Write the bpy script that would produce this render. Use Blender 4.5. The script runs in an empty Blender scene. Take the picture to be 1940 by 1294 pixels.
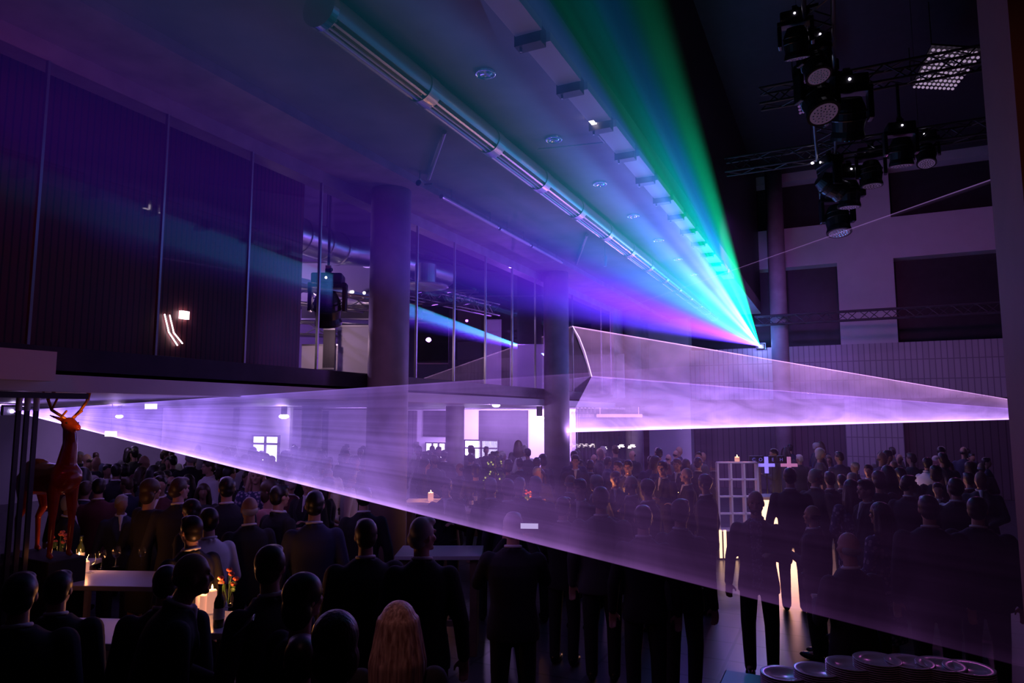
import bpy, bmesh, math, random
import numpy as np
from mathutils import Vector, Matrix
random.seed(7)
sc = bpy.context.scene
COL = sc.collection
R_ = math.radians

# ------------------------------------------------------------------ camera
F, CX, CY, EYE = 1290.0, 970.0, 647.0, 2.6          # focal length in px of the 1940x1294 frame
PITCH = math.atan(138 / 1290.0)
YAW = math.atan(620 / 1290.0 * math.cos(PITCH))
FW = Vector((-math.sin(YAW) * math.cos(PITCH), math.cos(YAW) * math.cos(PITCH), math.sin(PITCH)))
RT = Vector((math.cos(YAW), math.sin(YAW), 0))
UP = RT.cross(FW)
EY = Vector((0, 0, EYE))
cd = bpy.data.cameras.new('camera'); cam = bpy.data.objects.new('camera', cd); COL.objects.link(cam)
cd.sensor_width = 36; cd.lens = F / 1940 * 36; cd.clip_end = 200
cam.matrix_world = Matrix(((RT.x, UP.x, -FW.x, 0), (RT.y, UP.y, -FW.y, 0), (RT.z, UP.z, -FW.z, EYE), (0, 0, 0, 1)))
sc.camera = cam
def ray(px, py): return FW + RT * ((px - CX) / F) + UP * ((CY - py) / F)
def dep(px, py, D): return EY + ray(px, py) * (D / math.cos(PITCH) / (1 + math.tan(PITCH) * (CY - py) / F * -1)) if False else EY + ray(px, py) * (D / (ray(px, py).x * -math.sin(YAW) + ray(px, py).y * math.cos(YAW)))
def on(px, py, ax, v):
    d = ray(px, py); return EY + d * ((v - EY[ax]) / d[ax])

# ------------------------------------------------------------------ render look and world
sc.view_settings.view_transform = 'Standard'; sc.view_settings.look = 'None'
sc.view_settings.exposure = 0.0; sc.view_settings.gamma = 1; sc.view_settings.use_curve_mapping = False
w = bpy.data.worlds.new('world'); sc.world = w; w.use_nodes = True
w.node_tree.nodes['Background'].inputs[0].default_value = (0.25, 0.06, 0.45, 1)
w.node_tree.nodes['Background'].inputs[1].default_value = 0.009
cy = sc.cycles
cy.use_denoising = True
cy.max_bounces = 6; cy.diffuse_bounces = 2; cy.glossy_bounces = 3; cy.transmission_bounces = 6
cy.transparent_max_bounces = 40; cy.volume_bounces = 0
cy.sample_clamp_indirect = 2.0; cy.sample_clamp_direct = 0.0
cy.caustics_reflective = False; cy.caustics_refractive = False

# ------------------------------------------------------------------ hall and room lamps, several added as fill
def lamp(kind, loc, col, watts, aim=None, size=.3, size_y=None, angle=60, blend=.5):
    d = bpy.data.lights.new(kind.lower() + '_light', kind); o = bpy.data.objects.new(d.name, d); COL.objects.link(o)
    o.location = loc; d.color = col; d.energy = watts
    if kind == 'AREA':
        d.shape = 'RECTANGLE'; d.size = size; d.size_y = size_y or size
    else: d.shadow_soft_size = size
    if kind == 'SPOT': d.spot_size = R_(angle); d.spot_blend = blend
    if aim is not None: o.rotation_euler = (Vector(aim) - Vector(loc)).to_track_quat('-Z', 'Y').to_euler()
    return o
PUR, VIO, LIL, BLU, MAG = (.42, .13, 1), (.22, .09, 1), (.55, .3, 1), (.12, .12, 1), (.8, .16, .8)
# hall washes
lamp('SPOT', (-1.2, 15, 7.0), PUR, 520, (-4.6, 25, 4.2), .2, angle=62)             # end wall, left bay
lamp('SPOT', (.6, 17.3, 7.0), MAG, 130, (1.0, 25, 5.5), .2, angle=90)                # end wall, middle
lamp('SPOT', (1.4, 17.3, 7.0), MAG, 50, (3.6, 25, 4.5), .2, angle=80)
lamp('SPOT', (-2.8, 15.5, 4.6), PUR, 45, (-5.4, 13.0, 6.1), .06, angle=110)                   # ceiling near the thin column
lamp('SPOT', (-3.0, 12.5, 3.9), PUR, 80, (-5.4, 9.2, 6.1), .2, angle=90)           # ceiling and beam by the thick column
lamp('SPOT', (-2.0, 19.0, 5.6), PUR, 95, (-2.5, 7.5, 1.2), .04, angle=60)          # back light on the crowd
lamp('SPOT', (2.5, 19.0, 6.5), MAG, 60, (.5, 8.0, 1.2), .15, angle=70)
lamp('SPOT', (-1.2, 3.6, 5.9), (.9, .3, .55), 60, (-6.0, 8.3, 3.2), .1, angle=34)   # thick column
lamp('SPOT', (-1.8, 1.2, 5.9), (1, .42, .5), 55, dep(757, 1200, 3.4), .06, angle=13, blend=.8)   # added pink spot that brightens the blonde hair
lamp('SPOT', (-.6, 1.2, 4.6), (1, .36, .26), 9, (1.0, 3.3, 2.6), .3, angle=60)  # added warm spot that browns the near pier
lamp('SPOT', (-4.2, 1.0, 5.0), (1, .05, .10), 26, (-7.45, 5.2, 4.0), .3, angle=75)  # added red spot that lifts the timber wall
# under the gallery
for (x, y, e) in ((-8.6, 22.3, 70), (-11.2, 22.3, 80), (-14.5, 18.0, 60), (-19.3, 12.5, 16), (-9.5, 23.3, 40), (-12.8, 22.3, 70)):
    lamp('AREA', (x, y, 2.6), LIL, e * 2.2, (x - .2, y + 1.6, 1.7), 1.2)
# upper gallery rooms
lamp('POINT', (-10.2, 8.8, 5.0), LIL, 120, size=.05)
lamp('POINT', (-8.0, 9.0, 4.0), (1, .62, .8), 22, size=.05)
lamp('POINT', (-10.8, 13.0, 5.0), PUR, 90, size=.05)
lamp('POINT', (-8.2, 17.0, 4.9), PUR, 60, size=.05)

# ------------------------------------------------------------------ helpers
def mat(name, col, rough=.6, metal=0, spec=.5, emit=None, es=0, noise=0, nscale=8, bump=0, col2=None):
    m = bpy.data.materials.new(name); m.use_nodes = True; nt = m.node_tree; b = nt.nodes['Principled BSDF']
    b.inputs['Base Color'].default_value = (*col, 1); b.inputs['Roughness'].default_value = rough
    b.inputs['Metallic'].default_value = metal; b.inputs['Specular IOR Level'].default_value = spec
    if emit: b.inputs['Emission Color'].default_value = (*emit, 1); b.inputs['Emission Strength'].default_value = es
    if noise or bump:
        tc = nt.nodes.new('ShaderNodeTexCoord'); n = nt.nodes.new('ShaderNodeTexNoise'); n.inputs['Scale'].default_value = nscale
        n.inputs['Detail'].default_value = 6
        nt.links.new(tc.outputs['Object'], n.inputs['Vector'])
        if noise:
            r = nt.nodes.new('ShaderNodeValToRGB'); c2 = col2 or tuple(c * (1 - noise) for c in col)
            r.color_ramp.elements[0].position = .3; r.color_ramp.elements[1].position = .7
            r.color_ramp.elements[0].color = (*c2, 1); r.color_ramp.elements[1].color = (*col, 1)
            nt.links.new(n.outputs['Fac'], r.inputs[0]); nt.links.new(r.outputs[0], b.inputs['Base Color'])
        if bump:
            bp = nt.nodes.new('ShaderNodeBump'); bp.inputs['Strength'].default_value = bump; bp.inputs['Distance'].default_value = .02
            nt.links.new(n.outputs['Fac'], bp.inputs['Height']); nt.links.new(bp.outputs[0], b.inputs['Normal'])
    return m
def tile_mat(name, c1, c2, tw, th, rough=.5, vec=(0, 2)):
    m = mat(name, c1, rough); nt = m.node_tree; b = nt.nodes['Principled BSDF']
    tc = nt.nodes.new('ShaderNodeTexCoord'); sp = nt.nodes.new('ShaderNodeSeparateXYZ'); cb = nt.nodes.new('ShaderNodeCombineXYZ')
    nt.links.new(tc.outputs['Object'], sp.inputs[0]); nt.links.new(sp.outputs[vec[0]], cb.inputs[0]); nt.links.new(sp.outputs[vec[1]], cb.inputs[1])
    br = nt.nodes.new('ShaderNodeTexBrick'); br.offset = 0; br.inputs['Scale'].default_value = 1
    br.inputs['Brick Width'].default_value = tw; br.inputs['Row Height'].default_value = th
    br.inputs['Mortar Size'].default_value = .016; br.inputs['Mortar Smooth'].default_value = .1
    br.inputs['Color1'].default_value = (*c1, 1); br.inputs['Color2'].default_value = (*[c * .88 for c in c1], 1); br.inputs['Mortar'].default_value = (*c2, 1)
    nt.links.new(cb.outputs[0], br.inputs['Vector']); nt.links.new(br.outputs['Color'], b.inputs['Base Color'])
    return m
def glass_mat(name, ior=1.5, tint=(1, 1, 1), rough=0.0):
    m = bpy.data.materials.new(name); m.use_nodes = True; nt = m.node_tree; nt.nodes.clear()
    o = nt.nodes.new('ShaderNodeOutputMaterial'); mx = nt.nodes.new('ShaderNodeMixShader'); fr = nt.nodes.new('ShaderNodeFresnel')
    t = nt.nodes.new('ShaderNodeBsdfTransparent'); g = nt.nodes.new('ShaderNodeBsdfGlossy')
    ge = nt.nodes.new('ShaderNodeNewGeometry'); ma = nt.nodes.new('ShaderNodeMath'); ma.operation = 'MULTIPLY_ADD'      # same reflectance entering and leaving
    nt.links.new(ge.outputs['Backfacing'], ma.inputs[0]); ma.inputs[1].default_value = 1 / ior - ior; ma.inputs[2].default_value = ior; nt.links.new(ma.outputs[0], fr.inputs[0])
    t.inputs[0].default_value = (*tint, 1); g.inputs['Roughness'].default_value = rough
    nt.links.new(fr.outputs[0], mx.inputs[0]); nt.links.new(t.outputs[0], mx.inputs[1]); nt.links.new(g.outputs[0], mx.inputs[2])
    nt.links.new(mx.outputs[0], o.inputs[0]); return m
M = dict(
    concrete=mat('concrete', (.42, .38, .42), .55, noise=.25, nscale=3, bump=.15),
    ceil=mat('ceiling_concrete', (.30, .28, .31), .6, noise=.3, nscale=1.2, bump=.1),
    white=mat('white_plaster', (.62, .6, .64), .6, noise=.08, nscale=2),
    whitep=mat('white_powder_coat', (.6, .58, .62), .4),
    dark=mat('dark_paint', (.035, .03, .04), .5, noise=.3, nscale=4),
    sill=mat('dark_sill', (.05, .045, .07), .25, noise=.2, nscale=4),
    black=mat('black_plastic', (.02, .02, .022), .35),
    wood=mat('oak_wood', (.30, .20, .13), .5, noise=.35, nscale=5),
    alu=mat('brushed_aluminium', (.62, .62, .66), .33, 1),
    alud=mat('truss_aluminium', (.5, .5, .54), .35, 1),
    trussd=mat('black_anodised_aluminium', (.10, .09, .11), .5, .6),
    chrome=mat('chrome', (.8, .8, .82), .08, 1),
    white_top=mat('white_laminate', (.7, .68, .7), .3),
    skin=mat('skin', (.48, .27, .2), .5), skin2=mat('skin_pale', (.58, .36, .29), .5), skin3=mat('skin_tan', (.33, .18, .12), .5),
    suit=mat('black_suit_cloth', (.018, .017, .022), .85), suit2=mat('navy_suit_cloth', (.03, .032, .075), .85), suit3=mat('grey_suit_cloth', (.07, .065, .075), .85),
    suit4=mat('maroon_cloth', (.10, .02, .03), .85), pink=mat('pink_cloth', (.5, .22, .22), .85),
    shirt=mat('white_cotton', (.75, .73, .78), .8), trous=mat('dark_trouser_cloth', (.018, .018, .024), .85),
    hairb=mat('black_hair', (.015, .011, .01), .4), hairbr=mat('brown_hair', (.06, .035, .02), .45), hairg=mat('grey_hair', (.38, .35, .34), .5),
    leather=mat('black_leather', (.015, .013, .013), .25),
    wax=mat('candle_wax', (.85, .6, .5), .5, emit=(1, .40, .26), es=.55),
    flame=mat('candle_flame', (1, .7, .3), .5, emit=(1, .5, .16), es=26),
    deer=mat('glazed_orange_red_ceramic', (.38, .05, .015), .18, noise=.4, nscale=9),
    antler=mat('glazed_orange_ceramic', (.75, .22, .03), .2, noise=.4, nscale=20),
    petal=mat('orange_petals', (.8, .16, .07), .6), leaf=mat('green_leaves', (.06, .15, .03), .5), bud=mat('yellow_green_blossom', (.5, .55, .12), .6),
    screen=mat('phone_screen', (.1, .1, .1), .3, emit=(.7, .6, 1), es=.55),
    litbar=mat('backlit_bar_panel', (.9, .8, .7), .5, emit=(1, .56, .33), es=2.0),
    win=mat('daylit_pane', (.9, .9, .9), .4, emit=(.72, .62, 1), es=2.6),
    lamp=mat('lamp_lens', (1, 1, 1), .4, emit=(.85, .75, 1), es=14),
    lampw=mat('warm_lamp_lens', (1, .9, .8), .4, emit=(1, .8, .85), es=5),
    led=mat('small_led', (1, 1, 1), .4, emit=(.8, .7, 1), es=1.1),
    ledd=mat('small_led_dim', (.5, .4, .6), .3, emit=(.35, .2, .45), es=.08),
    plate=mat('white_china', (.6, .58, .62), .2),
    bottle=mat('dark_bottle_glass', (.02, .03, .015), .08), gl=glass_mat('clear_glass', 1.6), glw=glass_mat('wine_glass', 1.6, (.97, .97, .97)),
    pane=glass_mat('window_glass', 1.42, (.97, .96, .99)), acryl=mat('frosted_acrylic', (.7, .66, .8), .25),
    crossb=mat('blue_light_tube', (.3, .3, 1), .4, emit=(.28, .2, 1), es=1.0), crossp=mat('pink_light_tube', (.8, .4, .6), .4, emit=(.75, .25, .6), es=.45),
    signl=mat('blue_letter', (.2, .2, .8), .4, emit=(.2, .16, .8), es=.35),
)
# hair with strands
def hair_mat(name, c1, c2, rough=.35):
    m = mat(name, c1, rough); nt = m.node_tree; b = nt.nodes['Principled BSDF']
    tc = nt.nodes.new('ShaderNodeTexCoord'); mp = nt.nodes.new('ShaderNodeMapping'); n = nt.nodes.new('ShaderNodeTexNoise')
    mp.inputs['Scale'].default_value = (40, 40, 2.2); n.inputs['Scale'].default_value = 1.6; n.inputs['Detail'].default_value = 4
    r = nt.nodes.new('ShaderNodeValToRGB'); r.color_ramp.elements[0].position = .35; r.color_ramp.elements[1].position = .65
    r.color_ramp.elements[0].color = (*c2, 1); r.color_ramp.elements[1].color = (*c1, 1)
    bp = nt.nodes.new('ShaderNodeBump'); bp.inputs['Strength'].default_value = .7; bp.inputs['Distance'].default_value = .01
    for a, b_ in ((tc.outputs['Object'], mp.inputs[0]), (mp.outputs[0], n.inputs['Vector']), (n.outputs['Fac'], r.inputs[0]), (r.outputs[0], b.inputs['Base Color']), (n.outputs['Fac'], bp.inputs['Height']), (bp.outputs[0], b.inputs['Normal'])):
        nt.links.new(a, b_)
    return m
M['blonde'] = hair_mat('blonde_hair', (.80, .52, .40), (.28, .14, .10))
M['hairl'] = hair_mat('dark_brown_hair', (.05, .03, .022), (.015, .01, .008))
# maroon timber cladding with vertical boards
def clad():
    m = mat('maroon_timber_cladding', (.12, .03, .035), .45); nt = m.node_tree; b = nt.nodes['Principled BSDF']
    tc = nt.nodes.new('ShaderNodeTexCoord'); wv = nt.nodes.new('ShaderNodeTexWave'); wv.bands_direction = 'Y'; wv.inputs['Scale'].default_value = 4.2; wv.inputs['Distortion'].default_value = .4
    r = nt.nodes.new('ShaderNodeValToRGB'); r.color_ramp.elements[0].position = 0; r.color_ramp.elements[1].position = .25
    r.color_ramp.elements[0].color = (.02, .006, .008, 1); r.color_ramp.elements[1].color = (.15, .035, .04, 1)
    nt.links.new(tc.outputs['Object'], wv.inputs[0]); nt.links.new(wv.outputs['Fac'], r.inputs[0]); nt.links.new(r.outputs[0], b.inputs['Base Color'])
    return m
M['clad'] = clad()
M['tile'] = tile_mat('pale_wall_tile', (.5, .47, .52), (.26, .23, .28), .165, .62)
M['slats'] = tile_mat('dark_slatted_panel', (.12, .09, .11), (.05, .035, .045), .2, 9)
M['floor'] = tile_mat('polished_stone_floor', (.09, .085, .10), (.03, .03, .035), 1.2, .6, .3, (0, 1))
def patterned(name, a, b_, s=60):
    m = mat(name, a, .8); nt = m.node_tree; b = nt.nodes['Principled BSDF']
    v = nt.nodes.new('ShaderNodeTexVoronoi'); v.inputs['Scale'].default_value = s; tc = nt.nodes.new('ShaderNodeTexCoord')
    r = nt.nodes.new('ShaderNodeValToRGB'); r.color_ramp.elements[0].position = .35; r.color_ramp.elements[1].position = .42
    r.color_ramp.elements[0].color = (*a, 1); r.color_ramp.elements[1].color = (*b_, 1)
    nt.links.new(tc.outputs['Object'], v.inputs['Vector']); nt.links.new(v.outputs['Distance'], r.inputs[0]); nt.links.new(r.outputs[0], b.inputs['Base Color'])
    return m
M['pattern'] = patterned('patterned_shirt', (.55, .5, .6), (.12, .10, .2), 45)
M['floral'] = patterned('floral_blouse', (.5, .4, .55), (.06, .05, .16), 22)

class MB:
    """collects closed solids, builds one mesh object"""
    def __init__(s): s.v = []; s.f = []; s.mi = []; s.cur = 0
    def add(s, vs, fs):
        n = len(s.v); s.v += [tuple(v) for v in vs]; s.f += [tuple(i + n for i in f) for f in fs]; s.mi += [s.cur] * len(fs)
    def box(s, x0, x1, y0, y1, z0, z1):
        s.add([(x, y, z) for x in (x0, x1) for y in (y0, y1) for z in (z0, z1)],
              [(0, 1, 3, 2), (4, 6, 7, 5), (0, 4, 5, 1), (2, 3, 7, 6), (0, 2, 6, 4), (1, 5, 7, 3)]); return s
    def tube(s, p, q, r1, r2=None, n=10, caps=True):
        r2 = r1 if r2 is None else r2; p, q = Vector(p), Vector(q); d = (q - p).normalized()
        a = d.orthogonal().normalized(); b = d.cross(a)
        ring = lambda c, r: [c + a * (r * math.cos(2 * math.pi * i / n)) + b * (r * math.sin(2 * math.pi * i / n)) for i in range(n)]
        fs = [(i, (i + 1) % n, n + (i + 1) % n, n + i) for i in range(n)]
        if caps: fs += [tuple(range(n - 1, -1, -1)), tuple(range(n, 2 * n))]
        s.add(ring(p, r1) + ring(q, r2), fs); return s
    def cap(s, p, q, r1, r2=None, n=12, m=4):
        r2 = r1 if r2 is None else r2; p, q = Vector(p), Vector(q); d = (q - p)
        d = d.normalized() if d.length > 1e-6 else Vector((0, 0, 1)); a = d.orthogonal().normalized(); b = d.cross(a)
        vs = [p - d * r1]; rows = []
        for k in range(1, m + 1): t = math.pi / 2 * k / m; rows.append((p - d * (r1 * math.cos(t)), r1 * math.sin(t)))
        for k in range(m): t = math.pi / 2 * (1 - k / m); rows.append((q + d * (r2 * math.cos(t)), r2 * math.sin(t)))
        for c, r in rows: vs += [c + a * (r * math.cos(2 * math.pi * i / n)) + b * (r * math.sin(2 * math.pi * i / n)) for i in range(n)]
        vs.append(q + d * r2); fs = [(0, 1 + (i + 1) % n, 1 + i) for i in range(n)]
        for k in range(len(rows) - 1):
            o = 1 + k * n; fs += [(o + i, o + (i + 1) % n, o + n + (i + 1) % n, o + n + i) for i in range(n)]
        o = 1 + (len(rows) - 1) * n; fs += [(o + i, o + (i + 1) % n, len(vs) - 1) for i in range(n)]
        s.add(vs, fs); return s
    def path(s, pts, r, n=8):
        for a, b in zip(pts, pts[1:]): s.cap(a, b, r, r, n, 2)
        return s
    def ell(s, c, rx, ry, rz, n=16, m=10, top=1.0, rot=None):
        c = Vector(c); vs = []; fs = []
        for k in range(m + 1):
            t = math.pi * k / m
            for i in range(n):
                v = Vector((rx * math.sin(t) * math.cos(2 * math.pi * i / n), ry * math.sin(t) * math.sin(2 * math.pi * i / n), rz * math.cos(t)))
                if rot: v = rot @ v
                vs.append(c + v)
        for k in range(m): fs += [(k * n + i, k * n + n + i, k * n + n + (i + 1) % n, k * n + (i + 1) % n) for i in range(n)]
        s.add(vs, fs); return s
    def loft(s, rings, n=20, e=2.4):
        """rings of (x, y, z, rx, ry): horizontal superellipses"""
        vs = []
        for (x, y, z, rx, ry) in rings:
            for i in range(n):
                t = 2 * math.pi * i / n; c, q = math.cos(t), math.sin(t)
                vs.append((x + rx * math.copysign(abs(c) ** (2 / e), c), y + ry * math.copysign(abs(q) ** (2 / e), q), z))
        fs = [(k * n + i, k * n + (i + 1) % n, k * n + n + (i + 1) % n, k * n + n + i) for k in range(len(rings) - 1) for i in range(n)]
        fs += [tuple(range(n - 1, -1, -1)), tuple(range((len(rings) - 1) * n, len(rings) * n))]
        s.add(vs, fs); return s
    def lathe(s, prof, c=(0, 0, 0), n=24):
        c = Vector(c); vs = [c + Vector((r * math.cos(2 * math.pi * i / n), r * math.sin(2 * math.pi * i / n), z)) for r, z in prof for i in range(n)]
        fs = [(k * n + i, k * n + (i + 1) % n, k * n + n + (i + 1) % n, k * n + n + i) for k in range(len(prof) - 1) for i in range(n)]
        s.add(vs, fs); return s
    def prism(s, poly, ax, a, b):
        """extrude a 2-D polygon along axis ax from a to b"""
        def P(u, v, t): return {0: (t, u, v), 1: (u, t, v), 2: (u, v, t)}[ax]
        n = len(poly); s.add([P(u, v, a) for u, v in poly] + [P(u, v, b) for u, v in poly],
                             [tuple(range(n)), tuple(range(2 * n - 1, n - 1, -1))] + [(i, (i + 1) % n, n + (i + 1) % n, n + i) for i in range(n)]); return s
    def mesh(s, name, smooth=False):
        me = bpy.data.meshes.new(name); me.from_pydata(s.v, [], s.f); me.polygons.foreach_set('material_index', s.mi)
        bm = bmesh.new(); bm.from_mesh(me); bmesh.ops.recalc_face_normals(bm, faces=bm.faces); bm.to_mesh(me); bm.free()
        if smooth: me.shade_smooth()
        return me
    def build(s, name, m, parent=None, loc=None, smooth=False, label=None, cat=None, group=None, kind=None, bevel=0):
        me = s.mesh(name, smooth)
        for x in (m if isinstance(m, (list, tuple)) else [m]): me.materials.append(x)
        o = bpy.data.objects.new(name, me); COL.objects.link(o)
        if parent is not None: o.parent = parent
        if loc is not None: o.location = loc
        if bevel:
            b = o.modifiers.new('bevel', 'BEVEL'); b.width = bevel; b.segments = 2; b.limit_method = 'ANGLE'
        tag(o, label, cat, group, kind); return o
    def remeshed(s, name, voxel, smooth=2):
        """fuse every solid into one continuous skin"""
        me = s.mesh(name); o = bpy.data.objects.new('tmp', me); COL.objects.link(o)
        r = o.modifiers.new('r', 'REMESH'); r.mode = 'VOXEL'; r.voxel_size = voxel; r.use_smooth_shade = True
        sm = o.modifiers.new('s', 'SMOOTH'); sm.iterations = smooth; sm.factor = .5
        dg = bpy.context.evaluated_depsgraph_get(); dg.update()
        out = bpy.data.meshes.new_from_object(o.evaluated_get(dg)); out.name = name; out.shade_smooth()
        bpy.data.objects.remove(o); bpy.data.meshes.remove(me); return out
def tag(o, label=None, cat=None, group=None, kind=None):
    if label: o['label'] = label
    if cat: o['category'] = cat
    if group: o['group'] = group
    if kind: o['kind'] = kind
    return o
def empty(name, loc, label, cat, group=None, rz=0):
    o = bpy.data.objects.new(name, None); COL.objects.link(o); o.location = loc; o.rotation_euler[2] = rz; o.empty_display_size = .1
    return tag(o, label, cat, group)
def clone(o, loc=None, rz=None, label=None, group=None, parent=None):
    c = o.copy(); COL.objects.link(c)
    if parent is not None: c.parent = parent
    if loc is not None: c.location = loc
    if rz is not None: c.rotation_euler[2] = rz
    if label: c['label'] = label
    if group: c['group'] = group
    for ch in list(o.children): clone(ch, parent=c)
    return c
def struct(b, name, m, **k): return b.build(name, m, kind='structure', **k)

# ------------------------------------------------------------------ the building
GX = -6.35                                        # plane of the gallery glazing
struct(MB().box(-22, 9, -4, 26, -.2, 0), 'floor', M['floor'])
struct(MB().box(-6.35, -2.3, -4, 25, 6.1, 6.5), 'ceiling', M['ceil'])
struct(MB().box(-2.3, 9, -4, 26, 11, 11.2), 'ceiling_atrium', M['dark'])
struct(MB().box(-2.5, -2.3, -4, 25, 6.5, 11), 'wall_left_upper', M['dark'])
struct(MB().box(-6.35, -5.48, -4, 25, 5.98, 6.099), 'trim_1', M['concrete'])     # beam over the columns
struct(MB().box(-6.6, -6.351, -4, 25, 5.80, 6.5), 'trim_2', M['concrete'])       # fascia above the glazing
struct(MB().box(-16, -6.4, -4, 25, 3.0, 3.2).box(-6.4, -6.28, -4, 20.4, 2.99, 3.2), 'floor_gallery', M['sill'])
struct(MB().box(-22, -6.4, -4, 25, 2.82, 2.94).box(-6.4, -6.22, -4, 20.4, 2.80, 2.95), 'ceiling_under_gallery', M['whitep'])
struct(MB().box(-6.36, -6.0, -4, 3.55, 2.88, 3.13), 'trim_3', M['whitep'])
struct(MB().box(-6.4, -5.45, 20.5, 25, 2.86, 3.10), 'trim_4', M['sill'])       # landing slab at the end
struct(MB().box(-22, -6.6, -4, 25, 7.4, 7.6), 'ceiling_gallery', M['dark'])
struct(MB().box(-6.6, -6.36, -4, 25, 6.501, 7.6), 'wall_gallery_upper', M['dark'])
struct(MB().box(-22.2, -22, -4, 26, -.0, 2.8), 'wall_left', M['white'])
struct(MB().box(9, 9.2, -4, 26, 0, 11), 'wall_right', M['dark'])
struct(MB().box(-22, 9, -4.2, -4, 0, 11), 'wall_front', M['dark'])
struct(MB().box(-15.8, -15.6, -4, 25, 3.2, 7.4), 'wall_gallery', M['white'])
struct(MB().box(-15.6, -6.6, 25, 25.2, 3.2, 7.4), 'wall_gallery_end', M['white'])
struct(MB().box(-7.62, -7.45, -4, 8.0, 3.2, 7.4), 'wall_gallery_timber', M['clad'])
# end wall with its recessed bays
xs = [-6.35, -4.83, .16, 1.82, 9]; zs = [0, 3.11, 4.9, 7.66, 9.03, 10.7, 11]
up = MB(); lo = MB()
for i in range(4):
    for k in range(6):
        hole = (k in (0, 2, 4)) and i in (1, 3)
        if hole: continue
        (lo if k < 2 and i > 0 else up).box(xs[i], xs[i + 1], 25, 25.6, zs[k], zs[k + 1])
struct(up, 'wall_back', M['white']); struct(lo, 'wall_back_tiled', M['tile'])
struct(MB().box(-4.9, 9, 25.6, 25.8, 3, 11), 'wall_back_recess', M['dark'])
struct(MB().box(-4.9, .2, 25.55, 25.7, 0, 3.11).box(1.8, 9, 25.55, 25.7, 0, 3.11), 'wall_back_panels', M['slats'])
struct(MB().box(-22, -6.351, 24, 24.2, 0, 2.8), 'wall_back_gallery', M['white'])
struct(MB().box(-6.36, -6.30, 20.6, 25.0, 3.1, 6.1), 'wall_landing', M['concrete'])
# dark bays and pale piers on the wall under the gallery
for i, (a, b_, m_) in enumerate(((803, 846, 'dark'), (908, 1000, 'dark'), (706, 790, 'slats'), (596, 622, 'dark'))):
    p, q = on(a, 800, 1, 23.98), on(b_, 800, 1, 23.98)
    struct(MB().box(p.x, q.x, 23.93, 23.999, .02 if m_ != 'dark' else 1.7 if a == 803 else .02, 2.75), 'trim_%d' % (5 + i), M[m_])
# columns
def column(x, y, r, h, label, z0=0.0):
    b = MB().lathe([(0, z0), (r, z0), (r, z0 + h), (0, z0 + h)], (x, y, 0), 48); o = b.build('concrete_column', M['concrete'], label=label, cat='column')
    for p in o.data.polygons: p.use_smooth = abs(p.normal.z) < .5
    return o
column(-6.0, 8.3, .30, 5.98, 'thick round concrete column nearest the camera beside the gallery glass')
column(-6.0, 15.0, .30, 5.98, 'round concrete column second in the row, left of the far white panel')
column(-6.0, 21.7, .27, 5.98, 'third round concrete column rising through the far landing slab')
column(-1.65, 23.9, .27, 11, 'tall slender column standing before the recessed bays of the end wall')
for n, (px, D, r) in enumerate(((455, 20.5, .2), (502, 20.5, .2), (862, 16.3, .22), (591, 16.5, .24))):
    p = dep(px, 800, D)
    column(p.x, p.y, r, 2.8, ('slim pillar under the gallery, leftmost of the two left of the bright twin window',
                              'slim pillar under the gallery just left of the bright twin window' if False else 'slim pillar under the gallery standing right behind the bright twin window edge',
                              'round pillar under the gallery left of the bright double door',
                              'round pillar under the gallery right of the hazy ceiling globe')[n])
# glazing of the gallery: panes with steel mullions
ys = [-2.8, -1.5, -.25, 1.0, 2.25, 3.5, 4.73, 5.9, 7.15, 8.42, 9.55, 10.8, 12.04, 13.29, 14.55, 15.8, 17.05, 18.6]
for i in range(len(ys) - 1):
    o = struct(MB().box(GX - .006, GX + .006, ys[i] + .012, ys[i + 1] - .012, 3.21, 5.79), 'window_%d' % (i + 1), M['pane'])
    MB().box(GX - .02, GX + .02, ys[i] - .012, ys[i] + .012, 3.2, 5.8).build('mullion', M['alud'], o)
# end return of the glazing over the landing
for i in range(2):
    o = struct(MB().box(GX - .006, GX + .006, 18.62 + i * .95, 19.5 + i * .95, 3.21, 5.0), 'window_%d' % (30 + i), M['pane'])
    MB().box(GX - .02, GX + .02, 19.5 + i * .95, 19.53 + i * .95, 3.2, 5.8).build('mullion', M['alud'], o)
# white boards hung at the far end
p, q = on(1140, 672, 1, 20.9), on(1184, 758, 1, 20.9)
MB().box(p.x, q.x, 20.88, 20.93, q.z, p.z).build('display_board', M['whitep'], label='plain white board standing on the far landing left of a round column', cat='board', bevel=.005)
# near pillar on the right
struct(MB().box(.668, 2.6, 3.1, 3.64, 0, 6.5), 'wall_pier', mat('brown_plaster', (.30, .13, .10), .7, noise=.2, nscale=3))

# ---- windows and doors glowing under the gallery
def bright_window(x0, x1, y, z0, z1, cols, rows, name, label=None):
    f = MB(); fw = .05
    f.box(x0 - fw, x0, y - .05, y + .02, z0, z1); f.box(x1, x1 + fw, y - .05, y + .02, z0, z1); f.box(x0 - fw, x1 + fw, y - .05, y + .02, z1, z1 + fw)
    for c in range(1, cols): X = x0 + (x1 - x0) * c / cols; f.box(X - .04, X + .04, y - .05, y + .02, z0, z1)
    for r in rows: f.box(x0, x1, y - .05, y + .02, r - .03, r + .03)
    o = struct(f, name, M['dark']); MB().box(x0, x1, y - .02, y, z0, z1).build('pane', M['win'], o); return o
p, q = on(881, 835, 1, 23.9), on(942, 835, 1, 23.9)
bright_window(p.x, q.x, 23.95, .02, p.z, 2, (p.z - .28,), 'door_1')
p, q = on(483, 827, 0, -19.9), on(530, 827, 0, -19.9)
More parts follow.
